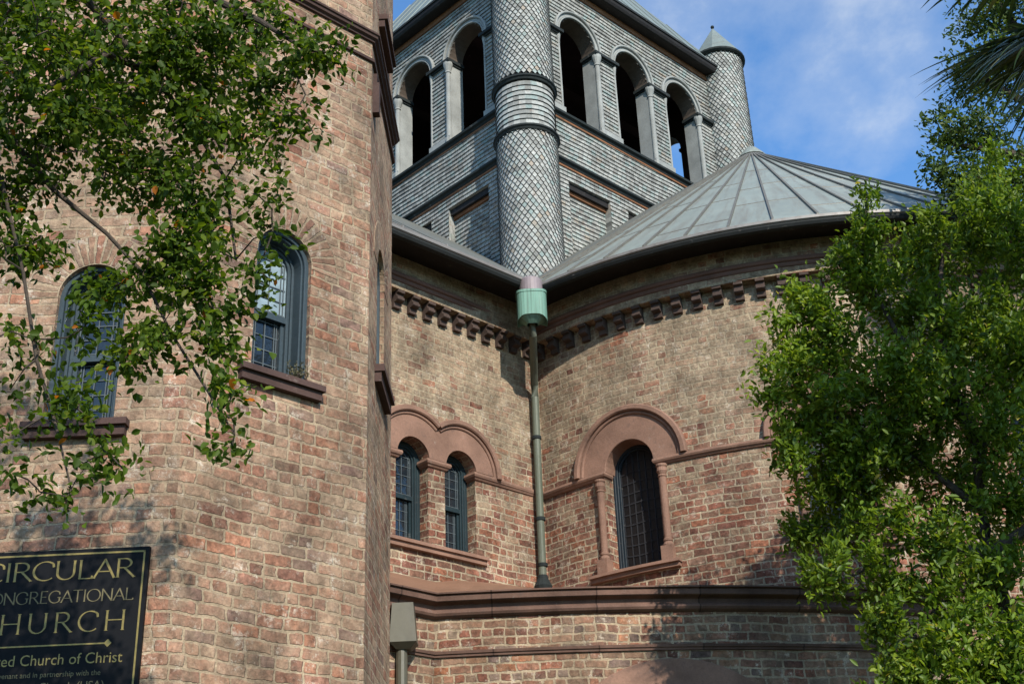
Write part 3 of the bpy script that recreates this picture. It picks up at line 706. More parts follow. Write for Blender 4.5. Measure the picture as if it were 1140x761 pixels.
for k in range(10):                                     # standing seams on the nave slope
    u_ = -4.9+0.52*k
    e = min(pc, pc)
    a = Vector(PW(u_, -0.5, rz(-0.5)+0.006)); b = Vector(PW(u_, pc, zr+0.006))
    if u_ > sC-RD-0.5: continue
    tube(mb, [a, b], 0.014, 5)
nroof = mb.build('nave_roof', M['roof_metal'], church)
mb = MB()                                               # short gabled roof behind the cone
mb.face([PW(sC-RD-0.5, -0.5, rz(-0.5)), PW(sC, pc, APZ+0.0), PW(sC, 0, APZ), PW(sC-RD-0.5, 0, rz(-.5))])
mb.face([PW(sC+RD+0.5, -0.5, rz(-0.5)), PW(sC, pc, APZ+0.0), PW(sC, 0, APZ), PW(sC+RD+0.5, 0, rz(-.5))])
mb.build('gable_roof', M['roof_metal'], church)
mb = MB(); er = RD+0.56; ez = EZ+0.035
def cp(az, r, dz=0.0):
    z = APZ-(APZ-ez)*r/er
    return V3(CC+r*np.array([math.sin(R(az)), math.cos(R(az))]), z+dz)
AZ0 = 228.5; seams = [191.5+4.85*k for k in range(7, -26, -1)]
azs = [AZ0]+[a for a in seams if 60 < a < AZ0]+[60]
for a, b in zip(azs[:-1], azs[1:]):
    for r0, r1 in ((0.14, 1.5), (1.5, 3.2), (3.2, er)):
        mb.face([cp(a, r0), cp(a, r1), cp(b, r1), cp(b, r0)], [(R(a)*4, r0), (R(a)*4, r1), (R(b)*4, r1), (R(b)*4, r0)])
    for q in ((2.1, 3.3, 4.5) if int(a*10) % 2 else (2.8, 3.9, 5.0)):      # cross laps
        w_ = 0.018; o0 = (random.random()-.5)*0.3
        mb.face([cp(a, q+o0-w_, .004), cp(a, q+o0+w_, .008), cp(b, q+o0+w_, .008), cp(b, q+o0-w_, .004)], [(R(a)*4, q), (R(a)*4, q), (R(b)*4, q), (R(b)*4, q)], 1)
        mb.face([cp(a, q+o0+w_, -.004), cp(a, q+o0+w_, .008), cp(b, q+o0+w_, .008), cp(b, q+o0+w_, -.004)], None, 1)
lathe(mb, (CC[0], CC[1]), [(0.0, APZ+0.05), (0.10, APZ+0.04), (0.22, APZ-0.11), (0.24, APZ-0.15)], 20)
cone = mb.build('apse_roof', [M['cone_metal'], M['cone_seam']], church)
mb = MB()
for a in seams+[228.0]:
    if not 60 < a < 229: continue
    for r0, r1 in ((0.15, 2.8), (2.8, er)):
        w0, w1 = 0.012/r0*57.3, 0.012/r1*57.3; h = 0.03
        A_, B_, C_, D_ = cp(a-w0, r0, 0), cp(a-w1, r1, 0), cp(a+w1, r1, 0), cp(a+w0, r0, 0)
        A2, B2, C2_, D2 = cp(a-w0, r0, h), cp(a-w1, r1, h), cp(a+w1, r1, h), cp(a+w0, r0, h)
        mb.face([A_, B_, B2, A2]); mb.face([A2, B2, C2_, D2]); mb.face([D_, C_, C2_, D2]); mb.face([B_, C_, C2_, B2])
mb.build('standing_seam', M['cone_seam'], cone)

# ---- rain hopper and downpipe in the corner
px, py = 0.238, 13.69
mb = MB(); HY = 13.0; lathe(mb, (px, HY), [(0.0, 7.21), (0.10, 7.225), (0.13, 7.20), (0.135, 7.0), (0.0, 7.0)], 24); mb.build('rain_collar', M['mauve'], church)
mb = MB()
for k in range(24):
    a, b = 2*math.pi*k/24, 2*math.pi*(k+1)/24
    def sq(t, sx=0.17, sy=0.14):
        c, s_ = math.cos(t), math.sin(t); e = 0.55
        return (sx*math.copysign(abs(c)**e, c), sy*math.copysign(abs(s_)**e, s_))
    for (f0, z0, c0), (f1, z1, c1x) in (((1.0, 6.69, 1), (1.0, 7.005, 0)), ((0.35, 6.65, 0), (0.93, 6.725, 0)), ((1.04, 7.005, 0), (1.04, 7.035, 0)), ((0.0, 7.03, 0), (1.04, 7.035, 0)), ((1.0, 7.005, 0), (1.04, 7.005, 0)), ((0.93, 6.725, 0), (1.0, 6.69, 1))):
        def P_(t, f, z, c):
            x, y = sq(t); zz = z+(0.035*math.cos(t*2+math.pi) if c else 0); return (px+x*f, HY+y*f, zz)
        mb.face([P_(a, f0, z0, c0), P_(b, f0, z0, c0), P_(b, f1, z1, c1x), P_(a, f1, z1, c1x)], [(a, z0), (b, z0), (b, z1), (a, z1)], 0, 0, True)
mb.build('copper_hopper', M['copper'], church)
mb = MB(); tube(mb, [(px, HY+.03, 6.70), (px, HY+.08, 6.56), (px, 13.55, 6.32), (px, 13.68, 6.22), (px, 13.72, 6.08), (px-0.01, 13.72, 3.86)], 0.044, 14)
pipe = mb.build('downpipe', M['pipe'], church)
for z in (5.58, 4.62, 4.10):
    mb = MB(); lathe(mb, (px-.003, 13.72), [(0.044, z-.022), (0.054, z-.018), (0.054, z+.018), (0.044, z+.022)], 16); mb.build('pipe_clamp', M['dark_trim'], pipe)
mb = MB(); lathe(mb, (px-.01, 13.70), [(0.0, 3.80), (0.085, 3.80), (0.10, 3.86), (0.06, 3.94), (0.054, 3.98)], 12); mb.build('pipe_shoe', M['dark_trim'], pipe)

# ---- ambulatory: low curved wall in front
cornerA = np.array([-0.79, 11.38]); azc = math.degrees(math.atan2(*(cornerA-C2))) % 360
cornerA = C2+R2*np.array([math.sin(R(azc)), math.cos(R(azc))])
fL = planar(cornerA, U, -N)
AEND = sA(125)
archC = (sA(173.4), 0.97, 0.30, 1.30)
mb = MB(); panel(mb, fL, -2.6, 0, GZ, 3.05, step=1.3)
panel(mb, fA, sA(azc), AEND, GZ, 3.05, [archC], step=0.2); reveal(mb, fA, archC, 0, -0.3)
amb = mb.build('ambulatory_wall', M['brick_low'], church)
amp = [np.array(fL(s, 0)[:2]) for s in (-2.6, 0)] + [np.array(fA(s, 0)[:2]) for s in span(sA(azc), AEND, 0.25)[1:]]
mb = MB(); sweep(mb, amp, [(0, 2.945), (0.02, 2.95), (0.045, 2.965), (0.058, 2.985), (0.055, 3.005), (0.03, 3.012), (0.018, 3.02), (0.018, 3.062), (0.04, 3.07), (0.085, 3.078), (0.095, 3.085), (0.10, 3.125), (0.088, 3.13), (0.088, 3.138), (0.118, 3.142), (0.118, 3.156), (0.0, 3.172), (-0.1, 3.18)])
mb.build('coping', M['coping'], church)
mb = MB(); sweep(mb, amp, [(0, 2.605), (0.02, 2.608), (0.022, 2.628), (0.034, 2.632), (0.04, 2.655), (0, 2.665)])
mb.build('string_course', M['coping'], church)
mb = MB(); arch_ring(mb, fA, archC[0], 1.30, 0.97, 1.235, -0.02, 0.03, n=36, bev=0.006)
arch_ring(mb, fA, archC[0], 1.30, 0.965, 1.01, -0.2, 0.045, n=36, bev=0.006)
mb.build('arch_hood', M['brownstone'], church)
make_window(fA, (archC[0], 0.965, 0.32, 1.30), 0.22, 'screen', frame='frame_dark')
mb = MB()                                                # lean-to roof up to nave wall and apse
outer = amp; inner = []
for p in outer:
    s = (p-WC)@U
    q = WC+U*min(s, 0.14) if s < -1.1 else None
    inner.append(q)
NP = 60
outl = [wp_ for wp_ in ([np.array(fL(s, 0)[:2]) for s in np.linspace(-2.6, 0, 12)]+[np.array(fA(s, 0)[:2]) for s in np.linspace(sA(azc), AEND, 50)[1:]])]
inl = [(wp(s, -0.05), 3.72) for s in np.linspace(-3.5, -1.5, 12)]
ins = [(wp(s, -0.05), z) for s, z in ((-1.2, 3.79), (-0.9, 3.82), (-0.6, 3.85), (-0.3, 3.87), (0.05, 3.88))]+[(dp(sD(a), -0.05), z) for a, z in ((224, 3.80), (221, 3.70), (218, 3.60), (215, 3.52), (212, 3.47), (209, 3.44))]
ins += [(dp(sD(a), -0.05), 3.42) for a in np.linspace(206, 130, 38)]
inl += ins[:49]
for i in range(min(len(outl), len(inl))-1):
    mb.face([V3(outl[i], 3.165), V3(outl[i+1], 3.165), V3(inl[i+1][0], inl[i+1][1]), V3(inl[i][0], inl[i][1])])
mb.build('lean_to_roof', M['lead_brown'], church)
# leader head beside the tower
mb = MB()
def tb(x0, x1, z, y0, y1): return [(x0, y0, z), (x1, y0, z), (x1, y1, z), (x0, y1, z)]
lo, hi = tb(-1.135, -0.905, 2.66, 10.93, 11.12), tb(-1.115, -0.935, 3.0, 10.96, 11.12); bt = tb(-1.08, -0.96, 2.61, 10.99, 11.10)
for a, b in ((lo, hi), (bt, lo)):
    for i in range(4): mb.face([a[i], a[(i+1) % 4], b[(i+1) % 4], b[i]], [(0, 0), (.2, 0), (.2, .3), (0, .3)])
mb.face(hi); mb.face(bt)
lh = mb.build('leader_head', M['olive_metal'], church)
mb = MB(); tube(mb, [(-1.04, 11.05, 2.63), (-1.04, 11.05, GZ)], 0.05, 12); mb.build('leader_pipe', M['olive_metal'], lh)

# ---- belfry
BF = [planar(T1, U, -N), planar(T1, N, -U), planar(T1+U*SB, N, U), planar(T1+N*SB, U, N)]
B_OPS = [(1.35, 0.45, 12.92, 14.66), (2.75, 0.45, 12.92, 14.66), (4.13, 0.45, 12.92, 14.66)]
PAN = [(0.9, 1.88), (2.32, 3.2), (3.64, 4.6)]
CHR = 0.0815
for bi, f in enumerate(BF):
    mb = MB(); ph = bi*1.7
    wav = lambda s, z, ph=ph: 0.009*math.sin(s*2.3+z*1.9+ph)+0.005*math.sin(s*6.1-z*3.1+ph)
    z = 8.0 if bi < 2 else 8.0
    zz = 8.6
    while zz < 15.74:
        z1 = min(zz+CHR, 15.78)
        df = lambda q, a=zz: 0.020*(1-(q-a)/CHR)
        if zz+CHR*0.5 > 11.97 or zz+CHR > 11.62:
            panel(mb, f, 0.3, SB-0.3, zz, z1, [(c, h, b_, s_) for c, h, b_, s_ in B_OPS], 0.35, dfun=df, wav=wav if not (12.8 < zz < 15.2) else (lambda s, z, ph=ph: 0.004*math.sin(s*4+z*2+ph)), under=True)
        else:
            e = [0.3]+[x for p in PAN for x in p]+[SB-0.3]
            for i in range(len(e)-1):
                inset = 0.0 if i % 2 == 0 else -0.13
                panel(mb, f, e[i], e[i+1], zz, z1, (), 0.35, dfun=lambda q, a=zz, ii=inset: ii+0.020*(1-(q-a)/CHR), wav=wav, under=True)
        zz += CHR
    for a, b in PAN:                                     # sides and top of the sunk panels
        for s in (a, b): mb.face([f(s, 8.6, -.13), f(s, 8.6, .012), f(s, 11.6, .012), f(s, 11.6, -.13)])
        mb.face([f(a, 11.615, -.13), f(b, 11.615, -.13), f(b, 11.615, .015), f(a, 11.615, .015)])
    bw = mb.build('belfry_wall', M['shingle'], church)
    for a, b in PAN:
        mb = MB(); box(mb, f, a+.002, b-.002, 11.50, 11.61, -0.128, -0.03); mb.build('panel_top_shade', M['soffit'], bw)  # dark strip standing in for the shade at the top of the recess
        mb = MB(); box(mb, f, a+.002, b-.002, 11.445, 11.50, -0.125, -0.085); mb.build('panel_board', M['rusty'], bw)
    # inner skin, reveals and colonnettes
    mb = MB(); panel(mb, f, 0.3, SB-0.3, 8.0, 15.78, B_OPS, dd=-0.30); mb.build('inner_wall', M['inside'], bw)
    mb = MB()
    for op in B_OPS:
        mb = MB(); reveal(mb, f, op, 0.012, -0.30, jambs=False, floor=False); mb.build('arch_soffit', M['shaded_board'], bw)
        mb = MB(); sc_, hw_, zb_, zs_ = op
        for sg in (-1, 1): mb.face([f(sc_+sg*hw_, zb_, .012), f(sc_+sg*hw_, zs_, .012), f(sc_+sg*hw_, zs_, -.3), f(sc_+sg*hw_, zb_, -.3)])
        mb.build('arch_reveal', M['greywood'], bw)
    for op in B_OPS:
        mb = MB(); arch_ring(mb, f, op[0], 14.66, 0.452, 0.475, 0, 0.045, n=24, bev=0.006)
        arch_ring(mb, f, op[0], 14.66, 0.475, 0.535, 0, 0.03, n=24, bev=0.006)
        arch_ring(mb, f, op[0], 14.66, 0.535, 0.575, 0, 0.07, n=24, bev=0.012); mb.build('archivolt', M['greywood'], bw)
    for op in B_OPS:
        for sg in (-1, 1):
            mb = MB(); x = op[0]+sg*(0.45+0.035); q_ = 1.0 if sg > 0 else 0.45
            lathe(mb, f(x-sg*(1-q_)*0.03, 0, 0.01), [(r_*q_, z_) for r_, z_ in [(0.065, 12.92), (0.065, 12.99), (0.048, 13.02), (0.044, 14.38), (0.058, 14.39), (0.05, 14.42), (0.06, 14.46), (0.085, 14.55), (0.085, 14.60), (0.0, 14.60)]], 12); mb.build('pier_colonnette', M['greywood'], bw)
    edges = [0.4, 0.9, 1.8, 2.3, 3.2, 3.68, 4.58, SB-0.4]
    for i in range(0, 8, 2):
        a, b = edges[i], edges[i+1]; mb = MB()
        box(mb, f, a-0.05, b+0.05, 14.60, 14.66, -0.30, 0.085); box(mb, f, a-0.025, b+0.025, 14.565, 14.60, -0.28, 0.045)
        mb.build('impost', M['dark_trim'], bw); mb = MB(); box(mb, f, a-0.02, b+0.02, 12.92, 13.04, -0.0, 0.05); mb.build('pier_base', M['greywood'], bw)
    mb = MB()
    pth = [np.array(f(s, 0)[:2]) for s in (0.3, SB-0.3)]; sd_ = 1 if bi in (0,) else (-1 if bi == 1 else (1 if bi == 2 else -1))
    a_ = [(0, 12.80), (0.03, 12.805), (0.045, 12.84), (0.085, 12.86), (0.09, 12.90), (0.05, 12.925), (-0.30, 12.93)]
    b_ = [(0, 11.87), (0.03, 11.875), (0.05, 11.91), (0.085, 11.93), (0.09, 11.965), (0.0, 11.99)]
    for pr in (a_, b_):
        mb = MB()
        for (d0, z0), (d1, z1) in zip(pr[:-1], pr[1:]): mb.face([f(0.3, z0, d0), f(SB-0.3, z0, d0), f(SB-0.3, z1, d1), f(0.3, z1, d1)])
        mb.build('belfry_band', M['dark_trim'], bw)
        mb = MB(); box(mb, f, 0.3, SB-0.3, pr[0][1]-0.035, pr[0][1]-0.002, 0.0, 0.028); mb.build('rust_stained_fillet', M['rusty'], bw)
    mb = MB(); box(mb, f, 0.3, SB-0.3, 15.66, 15.775, 0.0, 0.035); mb.build('frieze_board', M['rusty'], bw)
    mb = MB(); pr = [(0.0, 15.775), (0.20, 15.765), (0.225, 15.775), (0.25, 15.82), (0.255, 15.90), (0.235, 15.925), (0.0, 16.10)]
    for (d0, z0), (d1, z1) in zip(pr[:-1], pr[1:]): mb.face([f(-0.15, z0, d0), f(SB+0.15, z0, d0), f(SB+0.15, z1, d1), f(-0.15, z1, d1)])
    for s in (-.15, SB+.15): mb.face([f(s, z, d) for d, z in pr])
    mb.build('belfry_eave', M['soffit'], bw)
    mb = MB(); box(mb, f, -0.12, SB+0.12, 15.885, 15.93, 0.235, 0.275); mb.build('eave_gutter', M['gutter'], bw)
mb = MB()
q = [T1, T1+U*SB, T1+U*SB+N*SB, T1+N*SB]
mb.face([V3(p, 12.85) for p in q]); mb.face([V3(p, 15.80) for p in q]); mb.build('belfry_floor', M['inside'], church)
cb = T1+(U+N)*SB/2
for k, f in enumerate(BF):
    mb = MB(); a, b = np.array(f(-0.2, 0, 0.25)), np.array(f(SB+0.2, 0, 0.25))
    ap = V3(cb, 20.75)
    mb.face([(a[0], a[1], 15.93), (b[0], b[1], 15.93), ap], [(0, 0), (5.9, 0), (2.95, 5)])
    rf = mb.build('belfry_roof', M['belfry_roof'], church)
    sm = MB()
    for i in range(-5, 6):
        s = SB/2+i*0.52; fr = 1-abs(s-SB/2)/(SB/2+0.2)
        if fr < 0.06: continue
        p0 = Vector(f(s, 15.94, 0.25)); p1 = Vector(f(s, 15.94+(20.75-15.94)*fr, 0.25-(SB/2+0.25)*fr)); tube(sm, [p0, p1], 0.014, 5)
    sm.build('roof_seam', M['belfry_roof'], rf)
    if k in (0, 3):
        pass
for k, tp in enumerate([T1, T1+U*SB, T1+N*SB, T1+(U+N)*SB]):
    mb = MB(); rT = 0.465; ncol = 34; w = 2*math.pi/ncol; hh = 0.066
    ang0 = R(180)
    def tz(a, z, d): return (tp[0]+(rT+d)*math.sin(a), tp[1]+(rT+d)*math.cos(a), z)
    def fish(z0, z1):
        z = z0; j = 0
        while z < z1:
            for i in range(ncol):
                a = (i+0.5*(j % 2))*w; r_ = 0.002+0.997*random.random(); jz = random.uniform(-.004, .004); ja = random.uniform(-.06, .06)*w
                zt_, zm_, zb_ = min(z+2*hh, z1+.02), z+hh, z+jz
                aL, aR, aM = a-w*0.5, a+w*0.5, a+ja
                T_, L_, Rr, B_ = tz(aM, zt_, 0.0), tz(aL+w*.05, zm_, 0.014), tz(aR-w*.05, zm_, 0.014), tz(aM, zb_+.006, 0.030)
                mb.face([T_, L_, B_, Rr], [(a, zt_), (aL, zm_), (a, zb_), (aR, zm_)], 0, r_)
                mb.face([L_, B_, tz(aM, zb_+.006, 0.0), tz(aL, zm_, 0.0)], None, 1, r_); mb.face([B_, Rr, tz(aR, zm_, 0.0), tz(aM, zb_+.006, 0.0)], None, 1, r_)
            z += hh; j += 1
    fish(7.4, 11.86); fish(12.93, 16.30)
    # plain courses between the rings
    z = 11.98
    while z < 12.80:
        for i in range(30):
            a, b = 2*math.pi*i/30, 2*math.pi*(i+1)/30; r_ = 0.002+0.99*random.random()
            mb.face([tz(a, z, .02), tz(b, z, .02), tz(b, z+.09, 0), tz(a, z+.09, 0)], [(a, z), (b, z), (b, z+.09), (a, z+.09)], 0, r_)
            mb.face([tz(a, z, .02), tz(b, z, .02), tz(b, z, -.01), tz(a, z, -.01)], None, 1, r_)
        z += 0.0915
    tu = mb.build('turret', [M['shingle_fish'], M['shingle_edge']], church)
    mb = MB(); lathe(mb, tp, [(rT-.01, 7.4), (rT-.01, 16.3)], 24); mb.build('turret_core', M['soffit'], tu)
    for z in (11.87, 12.82):
        mb = MB(); lathe(mb, tp, [(rT, z+0.0), (rT+.03, z+0.005), (rT+.045, z+.04), (rT+.065, z+.05), (rT+.065, z+.08), (rT+.03, z+.10), (rT-.01, z+.12)], 32); mb.build('turret_ring', M['dark_trim'], tu)
    mb = MB(); lathe(mb, tp, [(rT, 16.26), (rT+.05, 16.27), (rT+.085, 16.30), (rT+.085, 16.34), (rT+.06, 16.355)], 32); mb.build('turret_ring', M['dark_trim'], tu)
    mb = MB(); lathe(mb, tp, [(rT+.075, 16.345), (0.02, 17.20)], 10, smooth=False); mb.build('turret_cap', M['belfry_roof'], tu)
    mb = MB(); lathe(mb, tp, [(0.02, 17.16), (0.016, 17.22), (0.032, 17.235), (0.038, 17.255), (0.03, 17.28), (0.0, 17.29)], 12); mb.build('finial', M['dark_trim'], tu)
# cross beams and bell frame posts inside the belfry
for s in (1.6, 3.9):
    mb = MB(); box(mb, planar(T1+U*0.35+N*s, U, -N), 0, SB-0.7, 15.2, 15.42, -0.1, 0.1); mb.build('belfry_beam', M['inside'], church)

# ---- rest of the body so the building is whole from the side
mb = MB()
fb = planar(WC+N*(2*pc)-U*5.5, U, N); panel(mb, fb, 0, 2*sC+10.5, GZ, 7.25)
fe = planar(WC-U*5.5, N, -U); panel(mb, fe, 0, 2*pc, GZ, 7.25); mb.face([fe(-.5, 7.2), fe(2*pc+.5, 7.2), fe(pc, zr)], [(0, 0), (9, 0), (4.5, 4)])
fe = planar(WC+U*(2*sC+5), N, U); panel(mb, fe, 0, 2*pc, GZ, 7.25); mb.face([fe(-.5, 7.2), fe(2*pc+.5, 7.2), fe(pc, zr)], [(0, 0), (9, 0), (4.5, 4)])
fr_ = planar(WC, U, -N); panel(mb, fr_, 2*sC, 2*sC+5, GZ, 7.25)
mb.build('rear_wall', M['brick_upper'], church)

# ================================================================== SIGN
f7 = facet[7]; SR = OS-(1.967-0)+0
def fS(x, z, d=0.0): return f7(OS+x, z, d)             # x measured left from the tower corner (negative)
xr, xl, zt, zb0 = -0.118, -1.168, 2.315, 1.28
sign = thing('church_sign', fS((xl+xr)/2, zb0, 0.03), 'black signboard with gold border and gold lettering on the brick tower', 'sign')
mb = MB(); box(mb, fS, xl, xr, zb0, zt, 0.012, 0.04, step=9); box(mb, fS, xl+.1, xl+.14, zb0+.1, zt-.1, 0, .014, step=9); box(mb, fS, xr-.14, xr-.1, zb0+.1, zt-.1, 0, .014, step=9)
mb.build('board', M['board'], sign)
mb = MB(); b0 = 0.022; bw_ = 0.010; e0 = 0.042
for x0, x1, z0, z1 in ((xl+b0, xr-b0, zt-b0-bw_, zt-b0), (xl+b0, xr-b0, zb0+b0, zb0+b0+bw_), (xl+b0, xl+b0+bw_, zb0+b0, zt-b0), (xr-b0-bw_, xr-b0, zb0+b0, zt-b0)):
    box(mb, fS, x0, x1, z0, z1, 0.0395, e0, step=9)
mb.build('border', M['gold'], sign)
def arc(cx, cy, rx, ry, a0, a1, n=16): return [(cx+rx*math.cos(R(a0+(a1-a0)*i/n)), cy+ry*math.sin(R(a0+(a1-a0)*i/n))) for i in range(n+1)]
def glyph(ch):
    if ch == 'C': return [arc(.48, .5, .44, .5, 48, 312, 22), [(.775, .87), (.80, .70)]], .84
    if ch == 'G': return [arc(.48, .5, .44, .5, 48, 318, 22), [(.80, .17), (.80, .45)], [(.66, .45), (.90, .45)], [(.775, .87), (.80, .70)]], .92
    if ch == 'O': return [arc(.50, .5, .46, .5, 0, 360, 30)], 1.0
    if ch == 'I': return [[(.15, 0), (.15, 1)]], .30
    if ch == 'R': return [[(.12, 0), (.12, 1)], [(.12, .985), (.34, .985)]+arc(.36, .745, .24, .24, 85, -90, 12)+[(.12, .505)], [(.36, .50), (.74, .0)]], .78
    if ch == 'U': return [[(.12, 1), (.12, .36)]+arc(.44, .36, .32, .35, 180, 360, 16)+[(.76, 1)]], .88
    if ch == 'L': return [[(.12, 0), (.12, 1)], [(.12, .015), (.58, .015)], [(.57, .0), (.60, .14)]], .64
    if ch == 'A': return [[(.42, 1.0), (.02, 0)], [(.40, 1.0), (.80, 0)], [(.17, .35), (.66, .35)]], .82
    if ch == 'N': return [[(.12, 0), (.12, 1)], [(.12, 1), (.80, 0)], [(.80, 0), (.80, 1)]], .92
    if ch == 'E': return [[(.12, 0), (.12, 1)], [(.12, .985), (.56, .985)], [(.12, .52), (.48, .52)], [(.12, .015), (.58, .015)]], .64
    if ch == 'T': return [[(.36, 0), (.36, 1)], [(.02, .985), (.70, .985)]], .72
    if ch == 'H': return [[(.12, 0), (.12, 1)], [(.12, .52), (.80, .52)], [(.80, 0), (.80, 1)]], .92
    return [], .4
SERIF = dict(I=[(.15, 0), (.15, 1)], R=[(.12, 0), (.12, 1), (.74, 0)], U=[(.12, 1), (.76, 1)], L=[(.12, 1), (.12, 0)], A=[(.02, 0), (.80, 0)], N=[(.12, 0), (.80, 1), (.12, 1)], E=[(.12, 0)], T=[(.36, 0)], H=[(.12, 0), (.12, 1), (.80, 0), (.80, 1)])
def lettering(name, text, x0, x1, zbase, h, m, thick=0.125, thin=0.042, gap=0.0):
    mb = MB(); adv = [glyph(c)[1]+gap for c in text]; wx_ = (x1-x0)/sum(adv); cx = x0
    nib = (math.cos(R(14)), math.sin(R(14)))
    for c, a_ in zip(text, adv):
        for st in glyph(c)[0]:
            P2 = [(cx+p[0]*wx_, zbase+p[1]*h) for p in st]
            for (xa, za), (xb, zb_) in zip(P2[:-1], P2[1:]):
                dx, dz = xb-xa, zb_-za; l = math.hypot(dx, dz)
                if l < 1e-6: continue
                dx /= l; dz /= l; hwid = 0.5*h*(thin+(thick-thin)*abs(dx*nib[1]-dz*nib[0])**1.3); ex = 0.15*hwid
                nx, nz = -dz*hwid, dx*hwid; xa -= dx*ex; za -= dz*ex; xb += dx*ex; zb_ += dz*ex
                mb.face([fS(xa+nx, za+nz, e0), fS(xb+nx, zb_+nz, e0), fS(xb-nx, zb_-nz, e0), fS(xa-nx, za-nz, e0)])
        for sx, sz in SERIF.get(c, []):
            hw_ = 0.085*h; zc = zbase+sz*h+(0.0 if sz == 0 else -0.03*h)
            mb.face([fS(cx+sx*wx_-hw_, zc, e0+.0005), fS(cx+sx*wx_+hw_, zc, e0+.0005), fS(cx+sx*wx_+hw_, zc+.03*h, e0+.0005), fS(cx+sx*wx_-hw_, zc+.03*h, e0+.0005)])
        cx += a_*wx_
    return mb.build(name, m, sign)
lettering('lettering_circular', 'CIRCULAR', xl+.120, xr-.070, 2.142, 0.108, M['gold'])
lettering('lettering_congregational', 'CONGREGATIONAL', xl+.112, xr-.066, 2.012, 0.068, M['gold_dim'], 0.11, 0.045)
lettering('lettering_church', 'CHURCH', xl+.110, xr-.066, 1.845, 0.112, M['gold'], 0.11, gap=0.22)
mb = MB(); box(mb, fS, xl+.20, xr-.19, 1.772, 1.780, 0.0395, 0.043, step=9)
for cx in (xl+.20, xr-.185): mb.face([fS(cx-.022, 1.776, .0435), fS(cx, 1.754, .0435), fS(cx+.022, 1.776, .0435), fS(cx, 1.798, .0435)])
mb.build('rule_ornament', M['gold'], sign)
def textobj(txt, size, x_, z_, m, name):
    cu = bpy.data.curves.new(name, 'FONT'); cu.body = txt; cu.size = size; cu.align_x = 'CENTER'; cu.resolution_u = 3
    to = bpy.data.objects.new(name+'_src', cu); COL.objects.link(to); bpy.context.view_layer.update()
    me = bpy.data.meshes.new_from_object(to.evaluated_get(bpy.context.evaluated_depsgraph_get())); bpy.data.objects.remove(to)
    for v in me.vertices:
        x, y, _ = v.co; v.co = Vector(fS(x_+x, z_+y*1.05, e0+0.0005))
    me.materials.clear(); me.materials.append(m); o = bpy.data.objects.new(name, me); COL.objects.link(o); adopt(o, sign); return o
cxs = (xl+xr)/2
textobj('United Church of Christ', 0.081, cxs+.025, 1.670, M['gold'], 'lettering_united')
textobj('in covenant and in partnership with the', 0.040, cxs, 1.605, M['gold_dim'], 'lettering_partnership')
textobj('Presbyterian Church (USA)', 0.062, cxs, 1.530, M['gold_dim'], 'lettering_presbyterian')

# ================================================================== TREES
def mesh_np(name, verts, quads, rn, m, parent, smooth=False):
    me = bpy.data.meshes.new(name); nv, nq = len(verts), len(quads)
    me.vertices.add(nv); me.vertices.foreach_set('co', np.asarray(verts, np.float32).ravel())
    me.loops.add(nq*4); me.loops.foreach_set('vertex_index', np.asarray(quads, np.int32).ravel())
    me.polygons.add(nq); me.polygons.foreach_set('loop_start', np.arange(0, nq*4, 4, dtype=np.int32)); me.polygons.foreach_set('loop_total', np.full(nq, 4, np.int32))
    a = me.attributes.new('rnd', 'FLOAT', 'FACE'); a.data.foreach_set('value', np.asarray(rn, np.float32))
    me.materials.append(m); me.update(); me.validate()
    if smooth: me.polygons.foreach_set('use_smooth', [True]*nq)
    o = bpy.data.objects.new(name, me); COL.objects.link(o)
    if parent is not None: adopt(o, parent)
    return o
def nrm(a): return a/np.maximum(1e-9, np.linalg.norm(a, axis=-1, keepdims=True))
def leaves(pos, axis, normal, length, width, fold=0.18, curl=0.15):
    axis = nrm(axis); side = nrm(np.cross(axis, normal)); nn = nrm(np.cross(side, axis)); L = length[:, None]; Wd = width[:, None]
    b = pos; t = pos+axis*L-nn*L*curl
    l1 = pos+axis*L*.34-side*Wd*.5+nn*Wd*fold; l2 = pos+axis*L*.70-side*Wd*.42+nn*(Wd*fold-L*curl*.4)
    r1 = pos+axis*L*.34+side*Wd*.5+nn*Wd*fold; r2 = pos+axis*L*.70+side*Wd*.42+nn*(Wd*fold-L*curl*.4)
    n = len(pos); v = np.stack([b, l1, l2, t, r2, r1], 1).reshape(-1, 3); i = np.arange(n)[:, None]*6
    q = np.concatenate([i+np.array([0, 1, 2, 3]), i+np.array([0, 3, 4, 5])], 1).reshape(-1, 4)
    return v, q
def sample_blobs(blobs, rg, shell=0.45):
    C_, D_, B_ = [], [], []
    for bi, (c, r, n) in enumerate(blobs):
        c = np.array(c, float); r = np.array(r if hasattr(r, '__len__') else (r, r, r), float)
        d = nrm(rg.normal(size=(n, 3))); rad = rg.uniform(0, 1, n)**shell; C_.append(c+d*rad[:, None]*r); D_.append(d); B_.append(np.full(n, bi))
    return np.concatenate(C_), np.concatenate(D_), np.concatenate(B_)
